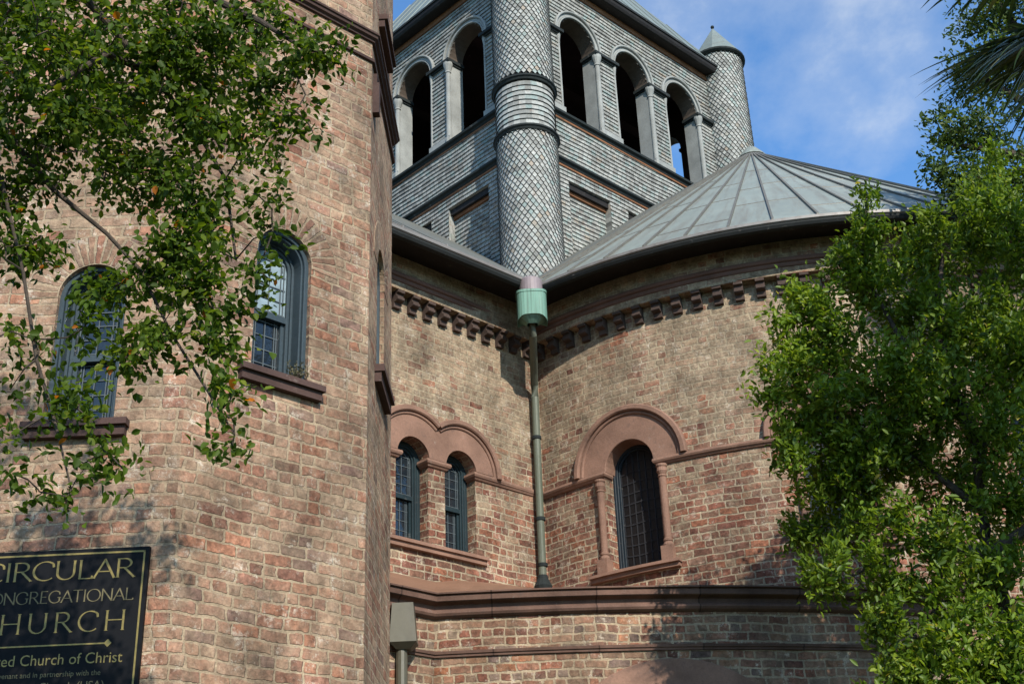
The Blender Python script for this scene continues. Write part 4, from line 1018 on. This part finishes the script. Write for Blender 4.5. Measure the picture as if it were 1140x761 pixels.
def skeleton(limbs, clusters, rg, step=0.25, droop=0.0, tip=0.003, spread=1.0):
    """nodes: limbs first, then each leaf cluster joined to the nearest node; returns tube mesh"""
    nodes = []; par = []; rad = []; segs = []
    mb = MB()
    for pl in limbs:
        pts = [Vector(p[:3]) for p in pl]; rr = [p[3] for p in pl]; fine_p, fine_r = [], []
        for i in range(len(pts)-1):
            n = max(1, int((pts[i+1]-pts[i]).length/0.25))
            for k in range(n): fine_p.append(pts[i].lerp(pts[i+1], k/n)+Vector(rg.normal(size=3)*min(rr[i]*0.25, 0.008))); fine_r.append(rr[i]+(rr[i+1]-rr[i])*k/n)
        fine_p.append(pts[-1]); fine_r.append(rr[-1]); tube(mb, fine_p, fine_r, 9)
        for p, r_ in zip(fine_p, fine_r): nodes.append(np.array(p)); rad.append(r_)
    nodes = np.array(nodes); rad = list(rad)
    dmin = np.array([np.min(np.linalg.norm(nodes-c, axis=1)) for c in clusters]); order = np.argsort(dmin)
    cap = len(nodes)+len(clusters)*6; arr = np.empty((cap, 3)); arr[:len(nodes)] = nodes; cnt = len(nodes)
    for ci in order:
        c = clusters[ci]; d = np.linalg.norm(arr[:cnt]-c, axis=1); j = int(np.argmin(d)); a = arr[j].copy(); L = d[j]
        k = max(2, int(L/0.14)); k = min(k, 6); r0 = min(rad[j]*0.7, 0.0035+0.012*L); pts = [Vector(a)]; mid = rg.normal(size=3)*0.10*L
        for i in range(1, k+1):
            f_ = i/k; p = a+(c-a)*f_+mid*math.sin(math.pi*f_)+np.array([0, 0, droop*L*math.sin(math.pi*f_)]); pts.append(Vector(p))
            if cnt < cap and i < k or (i == k and cnt < cap): arr[cnt] = p; rad.append(max(tip, r0*(1-f_*0.7))); cnt += 1
        tube(mb, pts, [max(tip, r0*(1-0.7*i/k)) for i in range(k+1)], 4, cap=False)
    return mb
def make_tree(name, label, cat, base, limbs, blobs, leafm, barkm, nleaf, llen, lwid, seed, spread=0.16, hang=0.0, updir=0.5, shell=0.45, droop=0.0, along=True, leafup=0.8):
    rg = np.random.default_rng(seed); t = thing(name, base, label, cat)
    C_, D_, B_ = sample_blobs(blobs, rg, shell)
    mb = skeleton(limbs, C_, rg, droop=droop); mb.build('trunk', M[barkm], t, smooth=True)
    tw = nrm(D_*0.8+rg.normal(size=C_.shape)*0.55+np.array([0, 0, updir-hang]))       # twig directions
    n = len(C_)*nleaf; idx = np.repeat(np.arange(len(C_)), nleaf)
    s = rg.uniform(-1, 1, n); pos = C_[idx]+tw[idx]*(s*spread)[:, None]+rg.normal(size=(n, 3))*spread*0.30
    ax = nrm(tw[idx]*0.7+rg.normal(size=(n, 3))*0.65+np.array([0, 0, -hang*0.8])); nn = nrm(rg.normal(size=(n, 3))*0.6+np.array([0, 0, leafup])+np.array([0.15, -0.25, 0]))
    L = llen*rg.uniform(0.6, 1.25, n); Wd = L*lwid*rg.uniform(0.8, 1.2, n)
    v, q = leaves(pos, ax, nn, L, Wd); br = rg.uniform(0, 1, len(C_)); rn = np.clip(0.42*br[idx]+0.62*rg.uniform(0, 1, n), 0, 1)**1.0*0.95
    odd = rg.uniform(0, 1, n) > 0.993; rn[odd] = 0.99
    mesh_np('crown', v, q, np.repeat(rn, 2), M[leafm], t); return t, C_
#TREES
def bl(lst): return [((x, y, z), (rx, ry, rz_), n) for x, y, z, rx, ry, rz_, n in lst]
#BLOBS_BEGIN
LEFT = [(-1.84, 3.89, 3.4, 0.226, 0.305, 0.215, 18), (-1.65, 4.08, 3.32, 0.228, 0.307, 0.216, 16), (-1.82, 4.01, 2.94, 0.182, 0.246, 0.173, 14), (-1.62, 4.2, 3.06, 0.15, 0.202, 0.142, 10), (-1.35, 4.13, 3.4, 0.19, 0.256, 0.18, 12), (-1.89, 4.19, 3.56, 0.28, 0.378, 0.266, 36), (-1.71, 4.48, 3.8, 0.295, 0.398, 0.28, 34), (-1.31, 4.2, 3.54, 0.233, 0.315, 0.222, 34), (-1.12, 4.15, 3.44, 0.152, 0.205, 0.144, 17), (-1.68, 3.96, 3.02, 0.235, 0.317, 0.223, 30), (-1.54, 4.44, 3.37, 0.239, 0.322, 0.227, 26), (-1.23, 4.22, 3.19, 0.18, 0.242, 0.171, 22), (-1.06, 4.06, 2.94, 0.12, 0.162, 0.114, 14), (-1.85, 4.21, 2.87, 0.168, 0.227, 0.16, 12), (-1.35, 4.29, 2.94, 0.178, 0.24, 0.169, 22), (-1.15, 4.14, 2.73, 0.119, 0.161, 0.113, 16), (-1.61, 4.52, 3.07, 0.137, 0.185, 0.13, 8), (-1.19, 4.13, 2.51, 0.117, 0.157, 0.111, 15), (-1.13, 4.1, 2.28, 0.106, 0.143, 0.101, 13), (-1.36, 4.29, 2.46, 0.134, 0.181, 0.127, 13), (-1.47, 4.15, 2.35, 0.089, 0.121, 0.085, 8), (-1.38, 4.18, 2.1, 0.067, 0.091, 0.064, 7), (-1.52, 4.13, 2.19, 0.047, 0.064, 0.045, 3), (-1.24, 4.12, 2.12, 0.086, 0.116, 0.081, 7), (-1.04, 4.07, 2.07, 0.064, 0.087, 0.061, 7), (-0.97, 4.04, 2.19, 0.045, 0.061, 0.043, 4), (-0.96, 3.99, 1.85, 0.037, 0.05, 0.035, 4), (-0.93, 3.99, 1.66, 0.03, 0.041, 0.029, 2), (-0.98, 3.98, 1.74, 0.025, 0.033, 0.023, 1), (-0.88, 4.0, 3.1, 0.088, 0.119, 0.084, 8), (-0.77, 3.93, 3.14, 0.052, 0.071, 0.05, 4), (-0.72, 3.93, 3.2, 0.053, 0.071, 0.05, 4), (-0.63, 3.95, 3.25, 0.035, 0.048, 0.034, 3), (-0.65, 3.95, 3.16, 0.028, 0.038, 0.027, 2), (-0.8, 3.97, 2.9, 0.062, 0.083, 0.059, 5), (-0.71, 3.94, 2.83, 0.027, 0.036, 0.026, 1), (-0.87, 4.01, 2.77, 0.048, 0.064, 0.045, 3), (-0.83, 4.02, 3.41, 0.066, 0.089, 0.063, 5), (-0.98, 4.19, 3.61, 0.097, 0.13, 0.092, 8), (-0.87, 4.01, 2.55, 0.033, 0.045, 0.032, 2), (-0.85, 4.01, 2.45, 0.026, 0.036, 0.025, 1), (-0.89, 4.0, 2.63, 0.034, 0.045, 0.032, 2), (-0.84, 4.01, 2.25, 0.019, 0.026, 0.018, 1), (-0.89, 4.0, 2.31, 0.032, 0.044, 0.031, 2), (-1.8, 4.12, 2.5, 0.106, 0.143, 0.101, 7), (-1.75, 4.25, 2.53, 0.087, 0.117, 0.082, 5), (-1.7, 4.06, 2.09, 0.084, 0.113, 0.08, 4), (-1.66, 3.97, 1.71, 0.038, 0.052, 0.036, 2), (-1.59, 4.1, 1.9, 0.059, 0.08, 0.056, 3), (-1.46, 4.05, 1.82, 0.058, 0.078, 0.055, 4), (-1.45, 4.05, 1.61, 0.032, 0.043, 0.03, 2), (-1.38, 4.07, 1.68, 0.038, 0.051, 0.036, 3), (-1.57, 4.0, 1.52, 0.031, 0.042, 0.03, 2), (-1.48, 4.04, 1.5, 0.025, 0.034, 0.024, 1), (-1.28, 4.0, 1.58, 0.019, 0.025, 0.018, 1), (-1.73, 4.05, 1.88, 0.033, 0.044, 0.031, 1), (-1.63, 3.98, 1.56, 0.025, 0.034, 0.024, 1), (-2.13, 3.96, 3.3, 0.307, 0.415, 0.292, 26), (-2.05, 4.01, 2.67, 0.252, 0.34, 0.239, 20), (-1.99, 4.04, 2.02, 0.17, 0.229, 0.161, 10), (-1.96, 4.16, 4.17, 0.385, 0.519, 0.365, 34), (-1.59, 4.42, 4.41, 0.355, 0.479, 0.337, 30), (-1.12, 4.36, 4.27, 0.256, 0.346, 0.243, 20), (-2.34, 3.96, 4.15, 0.426, 0.575, 0.405, 26), (-1.87, 4.31, 5.04, 0.522, 0.704, 0.496, 26), (-2.51, 3.73, 3.38, 0.426, 0.575, 0.405, 24), (-2.4, 3.81, 2.63, 0.323, 0.436, 0.307, 16)]
LEFT_LIMBS = [[(-2.15, 3.55, 3.46, 0.045), (-2.05, 3.9, 3.87, 0.032), (-1.83, 4.11, 3.87, 0.022), (-1.63, 4.3, 3.69, 0.015), (-1.47, 4.36, 3.49, 0.012), (-1.25, 4.32, 3.18, 0.009), (-1.09, 4.26, 2.87, 0.007), (-1.01, 4.18, 2.46, 0.005)], [(-2.11, 3.58, 3.14, 0.03), (-1.92, 4.07, 3.03, 0.014), (-1.72, 4.16, 2.79, 0.01), (-1.52, 4.24, 2.63, 0.008), (-1.38, 4.23, 2.46, 0.007), (-1.24, 4.22, 2.19, 0.005), (-1.02, 4.07, 1.83, 0.005), (-0.93, 3.99, 1.68, 0.003)], [(-2.08, 3.65, 2.81, 0.014), (-1.87, 4.04, 2.76, 0.009), (-1.74, 4.04, 2.37, 0.006), (-1.66, 4.08, 2.03, 0.007), (-1.56, 4.06, 1.78, 0.005), (-1.47, 4.04, 1.53, 0.003)], [(-1.83, 4.11, 3.87, 0.03), (-1.33, 4.2, 3.82, 0.02), (-0.95, 4.09, 3.5, 0.012), (-0.75, 3.98, 3.26, 0.007), (-0.62, 3.95, 3.21, 0.004)], [(-1.47, 4.36, 3.49, 0.016), (-1.56, 4.11, 3.39, 0.014), (-1.69, 3.95, 3.12, 0.01), (-1.8, 3.91, 3.03, 0.006)], [(-2.15, 3.55, 3.46, 0.05), (-2.36, 3.59, 4.4, 0.04), (-1.99, 4.15, 5.09, 0.02)]]
RIGHT = [(3.06, 9.41, 5.97, 0.056, 0.075, 0.053, 2), (3.02, 9.43, 5.76, 0.071, 0.096, 0.067, 4), (3.0, 9.43, 5.54, 0.117, 0.158, 0.111, 8), (2.92, 9.56, 5.33, 0.25, 0.337, 0.237, 26), (2.48, 9.48, 4.96, 0.212, 0.286, 0.201, 20), (2.27, 9.43, 4.81, 0.119, 0.161, 0.113, 8), (2.18, 9.45, 4.43, 0.191, 0.258, 0.181, 18), (2.01, 9.39, 4.11, 0.101, 0.136, 0.096, 8), (2.63, 9.55, 4.62, 0.338, 0.457, 0.321, 44), (3.24, 9.67, 5.07, 0.353, 0.476, 0.335, 42), (3.71, 9.72, 5.56, 0.365, 0.493, 0.347, 44), (4.13, 9.65, 5.77, 0.371, 0.501, 0.352, 42), (4.27, 9.59, 5.24, 0.363, 0.491, 0.345, 36), (3.01, 9.33, 4.18, 0.367, 0.495, 0.348, 50), (3.62, 9.43, 4.68, 0.383, 0.517, 0.364, 50), (3.87, 9.22, 4.25, 0.336, 0.454, 0.32, 44), (2.35, 9.41, 4.01, 0.289, 0.39, 0.275, 36), (2.15, 9.36, 3.64, 0.198, 0.267, 0.188, 20), (2.67, 9.53, 3.75, 0.291, 0.393, 0.277, 32), (3.28, 9.23, 3.9, 0.327, 0.441, 0.31, 38), (3.66, 9.09, 3.6, 0.287, 0.388, 0.273, 30), (2.45, 9.7, 3.44, 0.233, 0.314, 0.221, 26), (2.26, 9.84, 3.13, 0.146, 0.197, 0.138, 14), (2.73, 9.62, 3.55, 0.263, 0.355, 0.25, 30), (2.66, 9.74, 3.12, 0.218, 0.295, 0.207, 18), (3.09, 9.72, 3.65, 0.268, 0.362, 0.255, 26), (2.72, 9.0, 2.94, 0.163, 0.22, 0.155, 10), (2.92, 8.83, 2.71, 0.147, 0.198, 0.139, 10), (3.51, 9.15, 3.09, 0.212, 0.286, 0.202, 14), (4.01, 9.38, 4.71, 0.348, 0.47, 0.331, 30), (4.42, 9.96, 6.37, 0.348, 0.469, 0.33, 22), (2.23, 9.23, 2.6, 0.176, 0.238, 0.167, 16), (2.62, 9.24, 2.58, 0.239, 0.323, 0.227, 18), (2.99, 9.02, 2.47, 0.257, 0.347, 0.244, 24), (3.46, 9.17, 2.53, 0.244, 0.329, 0.232, 16), (2.48, 8.96, 2.13, 0.144, 0.195, 0.137, 12), (2.62, 8.82, 1.87, 0.194, 0.262, 0.184, 22), (2.94, 8.82, 1.98, 0.294, 0.398, 0.28, 36), (3.27, 8.81, 1.97, 0.278, 0.375, 0.264, 36), (3.47, 9.91, 3.48, 0.381, 0.514, 0.362, 34), (3.62, 10.18, 4.71, 0.649, 0.876, 0.616, 50), (3.67, 9.94, 3.03, 0.455, 0.615, 0.433, 26), (4.14, 8.99, 4.12, 0.443, 0.598, 0.421, 40), (3.94, 9.08, 3.09, 0.428, 0.578, 0.407, 36), (3.73, 8.95, 2.07, 0.41, 0.553, 0.389, 36), (3.0, 8.8, 1.42, 0.388, 0.524, 0.369, 40), (2.5, 8.85, 1.5, 0.257, 0.346, 0.244, 20), (4.54, 9.24, 5.2, 0.476, 0.643, 0.453, 30), (4.49, 8.93, 3.71, 0.587, 0.793, 0.558, 30), (4.17, 9.09, 2.41, 0.566, 0.765, 0.538, 30)]
RIGHT_LIMBS = [[(3.53, 9.36, 3.56, 0.06), (3.44, 9.39, 4.11, 0.045), (3.45, 9.49, 4.8, 0.03), (3.68, 9.62, 5.46, 0.015)], [(3.53, 9.57, 3.21, 0.035), (3.01, 9.64, 3.7, 0.018), (2.58, 9.56, 4.3, 0.012), (2.44, 9.49, 4.93, 0.006)], [(3.41, 9.29, 2.7, 0.05), (2.87, 9.16, 2.82, 0.028), (2.38, 9.2, 2.58, 0.012)], [(3.44, 9.28, 2.56, 0.05), (3.0, 9.01, 2.37, 0.03), (2.6, 8.93, 1.99, 0.012)], [(3.44, 9.39, 4.11, 0.03), (3.13, 9.5, 4.65, 0.02), (2.93, 9.51, 5.25, 0.01), (3.05, 9.42, 5.9, 0.005)], [(3.53, 9.36, 3.56, 0.05), (4.05, 9.25, 4.25, 0.03), (4.22, 9.4, 5.13, 0.015)], [(3.41, 9.29, 2.7, 0.05), (3.93, 9.09, 3.02, 0.03), (4.43, 8.97, 3.66, 0.015)]]
FAR = [(5.04, 10.89, 8.98, 0.248, 0.334, 0.235, 26), (5.45, 10.92, 9.1, 0.356, 0.481, 0.338, 34), (4.84, 10.98, 8.3, 0.261, 0.352, 0.248, 28), (5.3, 11.1, 8.48, 0.35, 0.472, 0.332, 38), (4.56, 11.1, 7.66, 0.196, 0.265, 0.186, 20), (4.93, 11.16, 7.69, 0.318, 0.429, 0.302, 36), (4.37, 11.07, 7.26, 0.125, 0.168, 0.118, 12), (4.6, 11.08, 7.05, 0.249, 0.336, 0.237, 30), (5.06, 11.1, 7.09, 0.33, 0.446, 0.314, 36), (4.53, 11.11, 7.95, 0.089, 0.12, 0.085, 6), (5.27, 10.89, 9.84, 0.376, 0.507, 0.357, 30), (5.76, 10.76, 9.81, 0.647, 0.873, 0.614, 40), (5.85, 10.93, 8.27, 0.615, 0.831, 0.585, 50), (5.62, 11.05, 7.03, 0.589, 0.795, 0.559, 40), (6.49, 10.69, 8.97, 0.953, 1.287, 0.905, 40), (4.5, 11.12, 6.98, 0.191, 0.258, 0.182, 16)]
FAR_LIMBS = [[(5.92, 10.9, 6.3, 0.14), (5.79, 10.97, 7.51, 0.1), (5.56, 10.97, 8.55, 0.06), (5.33, 10.97, 9.28, 0.03)], [(5.85, 10.93, 7.05, 0.07), (5.08, 11.09, 7.41, 0.04), (4.56, 11.1, 7.55, 0.015)], [(5.79, 10.97, 7.51, 0.06), (5.08, 11.09, 8.32, 0.03), (4.92, 11.05, 8.77, 0.012)], [(5.79, 10.97, 7.51, 0.08), (6.27, 10.7, 9.23, 0.05), (6.7, 10.55, 10.07, 0.02)]]
#BLOBS_END
LEFT_LIMBS = [[(-3.0, 3.3, GZ, 0.15), (-2.95, 3.35, 0.2, 0.13), (-2.8, 3.4, 1.8, 0.11), (-2.55, 3.5, 3.2, 0.085), LEFT_LIMBS[0][0]]] + LEFT_LIMBS + [[(-2.55, 3.5, 3.2, 0.05), LEFT_LIMBS[1][0]], [(-2.8, 3.4, 1.8, 0.03), LEFT_LIMBS[2][0]]]
make_tree('shade_tree', 'thin leafed tree hanging over the brick stair tower, a few leaves orange', 'tree', (-3.0, 3.3, GZ), LEFT_LIMBS, bl(LEFT), 'leaf_left', 'bark_twig', 33, 0.034, 0.62, 11, spread=0.095, hang=0.35, updir=0.1, shell=0.5, leafup=0.9)
RB = (3.55, 9.75, GZ)
RIGHT_LIMBS = [[RB+(0.13,), (3.6, 9.8, 0.0, 0.11), (3.65, 9.75, 1.4, 0.09), RIGHT_LIMBS[3][0]], [RB+(0.09,), (3.75, 9.65, 1.2, 0.07), RIGHT_LIMBS[2][0], RIGHT_LIMBS[1][0], RIGHT_LIMBS[0][0]]] + RIGHT_LIMBS
make_tree('glossy_tree', 'bushy bright green glossy leafed tree in front of the curved apse', 'tree', RB, RIGHT_LIMBS, bl(RIGHT), 'leaf_right', 'bark_dark', 50, 0.060, 0.45, 12, spread=0.13, hang=-0.1, updir=0.7, shell=0.4, leafup=0.75)
FB = (6.4, 10.6, GZ)
FAR_LIMBS = [[FB+(0.26,), (6.45, 10.6, 1.5, 0.23), (6.3, 10.55, 4.5, 0.19), FAR_LIMBS[0][0]]] + FAR_LIMBS
make_tree('evergreen_tree', 'tall dark evergreen tree against the sky behind the palm fronds', 'tree', FB, FAR_LIMBS, bl(FAR), 'leaf_far', 'bark_dark', 34, 0.058, 0.45, 13, spread=0.17, hang=0.0, updir=0.4, shell=0.5, leafup=0.6)

# ---- palm
PB = np.array([4.22, 7.0]); PZ = 5.98
palm = thing('palm_tree', (PB[0], PB[1], GZ), 'palm with dark spiky fan fronds reaching in from the upper right', 'palm tree')
mb = MB(); prof = []
z = GZ
while z < PZ-0.1:
    prof += [(0.17+0.02*math.sin(z*3), z), (0.185+0.02*math.sin(z*3), z+0.08)]; z += 0.10
lathe(mb, PB, prof+[(0.12, PZ), (0.0, PZ+0.1)], 14); mb.build('trunk', M['bark_dark'], palm, smooth=True)
rp = np.random.default_rng(5)
def fan_leaf(az, el, pet, L, nb, roll=0.0, droop=0.35):
    hub0 = np.array([PB[0], PB[1], PZ]); d = np.array([math.sin(R(az))*math.cos(R(el)), math.cos(R(az))*math.cos(R(el)), math.sin(R(el))])
    side = nrm(np.cross(d, [0, 0, 1])); upv = nrm(np.cross(side, d)); side, upv = side*math.cos(roll)+upv*math.sin(roll), -side*math.sin(roll)+upv*math.cos(roll)
    hub = hub0+d*pet+np.array([0, 0, -0.12*pet*pet])
    mb = MB(); tube(mb, [hub0, hub0+d*pet*0.5+np.array([0, 0, 0.03]), hub], [0.022, 0.016, 0.012], 6)
    stem_n = len(mb.f)
    for i in range(nb):
        t = (i/(nb-1)-0.5)*2; th = R(118)*t+rp.normal()*0.03; Lb = L*(1-0.28*abs(t))*rp.uniform(0.88, 1.05)
        bd = nrm(d*math.cos(th)+side*math.sin(th)+upv*rp.normal()*0.07+upv*0.10*(1-abs(t)))
        pts = []; n = 9; p = hub.copy(); dd = bd.copy(); dr = droop*rp.uniform(0.6, 1.3)
        for k in range(n+1):
            pts.append(p.copy()); dd = nrm(dd+np.array([0, 0, -dr*(k/n)**1.6*0.42])); p = p+dd*Lb/n
        rn = rp.uniform(0, 0.9) if rp.uniform() > 0.06 else 1.0
        for k in range(n):
            f0, f1 = k/n, (k+1)/n
            def wd(f): return 0.031*min(1.0, 0.35+f*2.6)*(1-f**2.2)+0.0008
            a = nrm(pts[k+1]-pts[k]); sd = nrm(np.cross(a, upv)); 
            v0, v1 = pts[k], pts[k+1]; ww0, ww1 = wd(f0), wd(f1)
            for sg in (-1, 1):
                mb.face([v0-upv*ww0*.45, v1-upv*ww1*.45, v1+sd*sg*ww1, v0+sd*sg*ww0], [(0, f0), (0, f1), (.02, f1), (.02, f0)], 0, rn)
    mb.build('frond', M['leaf_palm'], palm)
for az, el, pet, L, nb, ro, dr in [(296, -14, 0.50, 0.98, 42, 0.5, 0.3), (320, -4, 0.55, 0.85, 38, 0.3, 0.4), (272, -30, 0.5, 0.95, 40, 0.4, 0.5), (300, -45, 0.5, 0.9, 38, 0.2, 0.5), (240, 5, 0.8, 0.9, 34, 0.0, 0.5), (345, 10, 0.8, 0.9, 34, 0.0, 0.5), (20, 20, 0.85, 0.9, 32, 0, 0.5), (60, 10, 0.85, 0.9, 32, 0, 0.5), (110, 15, 0.85, 0.9, 32, 0, 0.5), (160, 0, 0.85, 0.9, 32, 0, 0.5), (205, 15, 0.85, 0.9, 32, 0, 0.5), (280, 55, 0.7, 0.9, 34, 0, 0.3), (100, 60, 0.7, 0.9, 32, 0, 0.3)]:
    fan_leaf(az, el, pet, L, nb, ro, dr)

# ---- small dry plant growing on the sill of the tower window
sc_, hw_, zb_, zs_ = TW[0]
base = np.array(facet[0](sc_+0.13, zb_+0.005, -0.03))
plant = thing('sill_plant', tuple(base), 'small dry fern growing on the window sill of the lit tower window', 'plant')
rg = np.random.default_rng(3); n = 16
mb = MB(); vv, qq, rr_ = [], [], []; off = 0
for i in range(n):
    d = nrm(np.array([rg.normal()*0.35, rg.normal()*0.35, 1.0])); L = rg.uniform(0.08, 0.19); p1 = base+d*L*0.5; p2 = base+d*L+np.array([rg.normal()*.02, rg.normal()*.02, -0.01])
    tube(mb, [base+rg.normal(size=3)*0.008, p1, p2], [0.0022, 0.0018, 0.001], 4)
    m_ = 16; f_ = np.linspace(0.15, 1, m_); pos = base+(p2-base)*f_[:, None]; ax = nrm(rg.normal(size=(m_, 3))+d*0.5)
    v, q = leaves(pos, ax, rg.normal(size=(m_, 3))+np.array([0, 0, .3]), np.full(m_, 0.026)*rg.uniform(.6, 1.2, m_), np.full(m_, 0.011))
    vv.append(v); qq.append(q+off); off += len(v); rr_.append(np.repeat(rg.uniform(0, 1, m_), 2))
mb.build('stem', M['bark'], plant)
mesh_np('foliage', np.concatenate(vv), np.concatenate(qq), np.concatenate(rr_), M['leaf_dry'], plant)
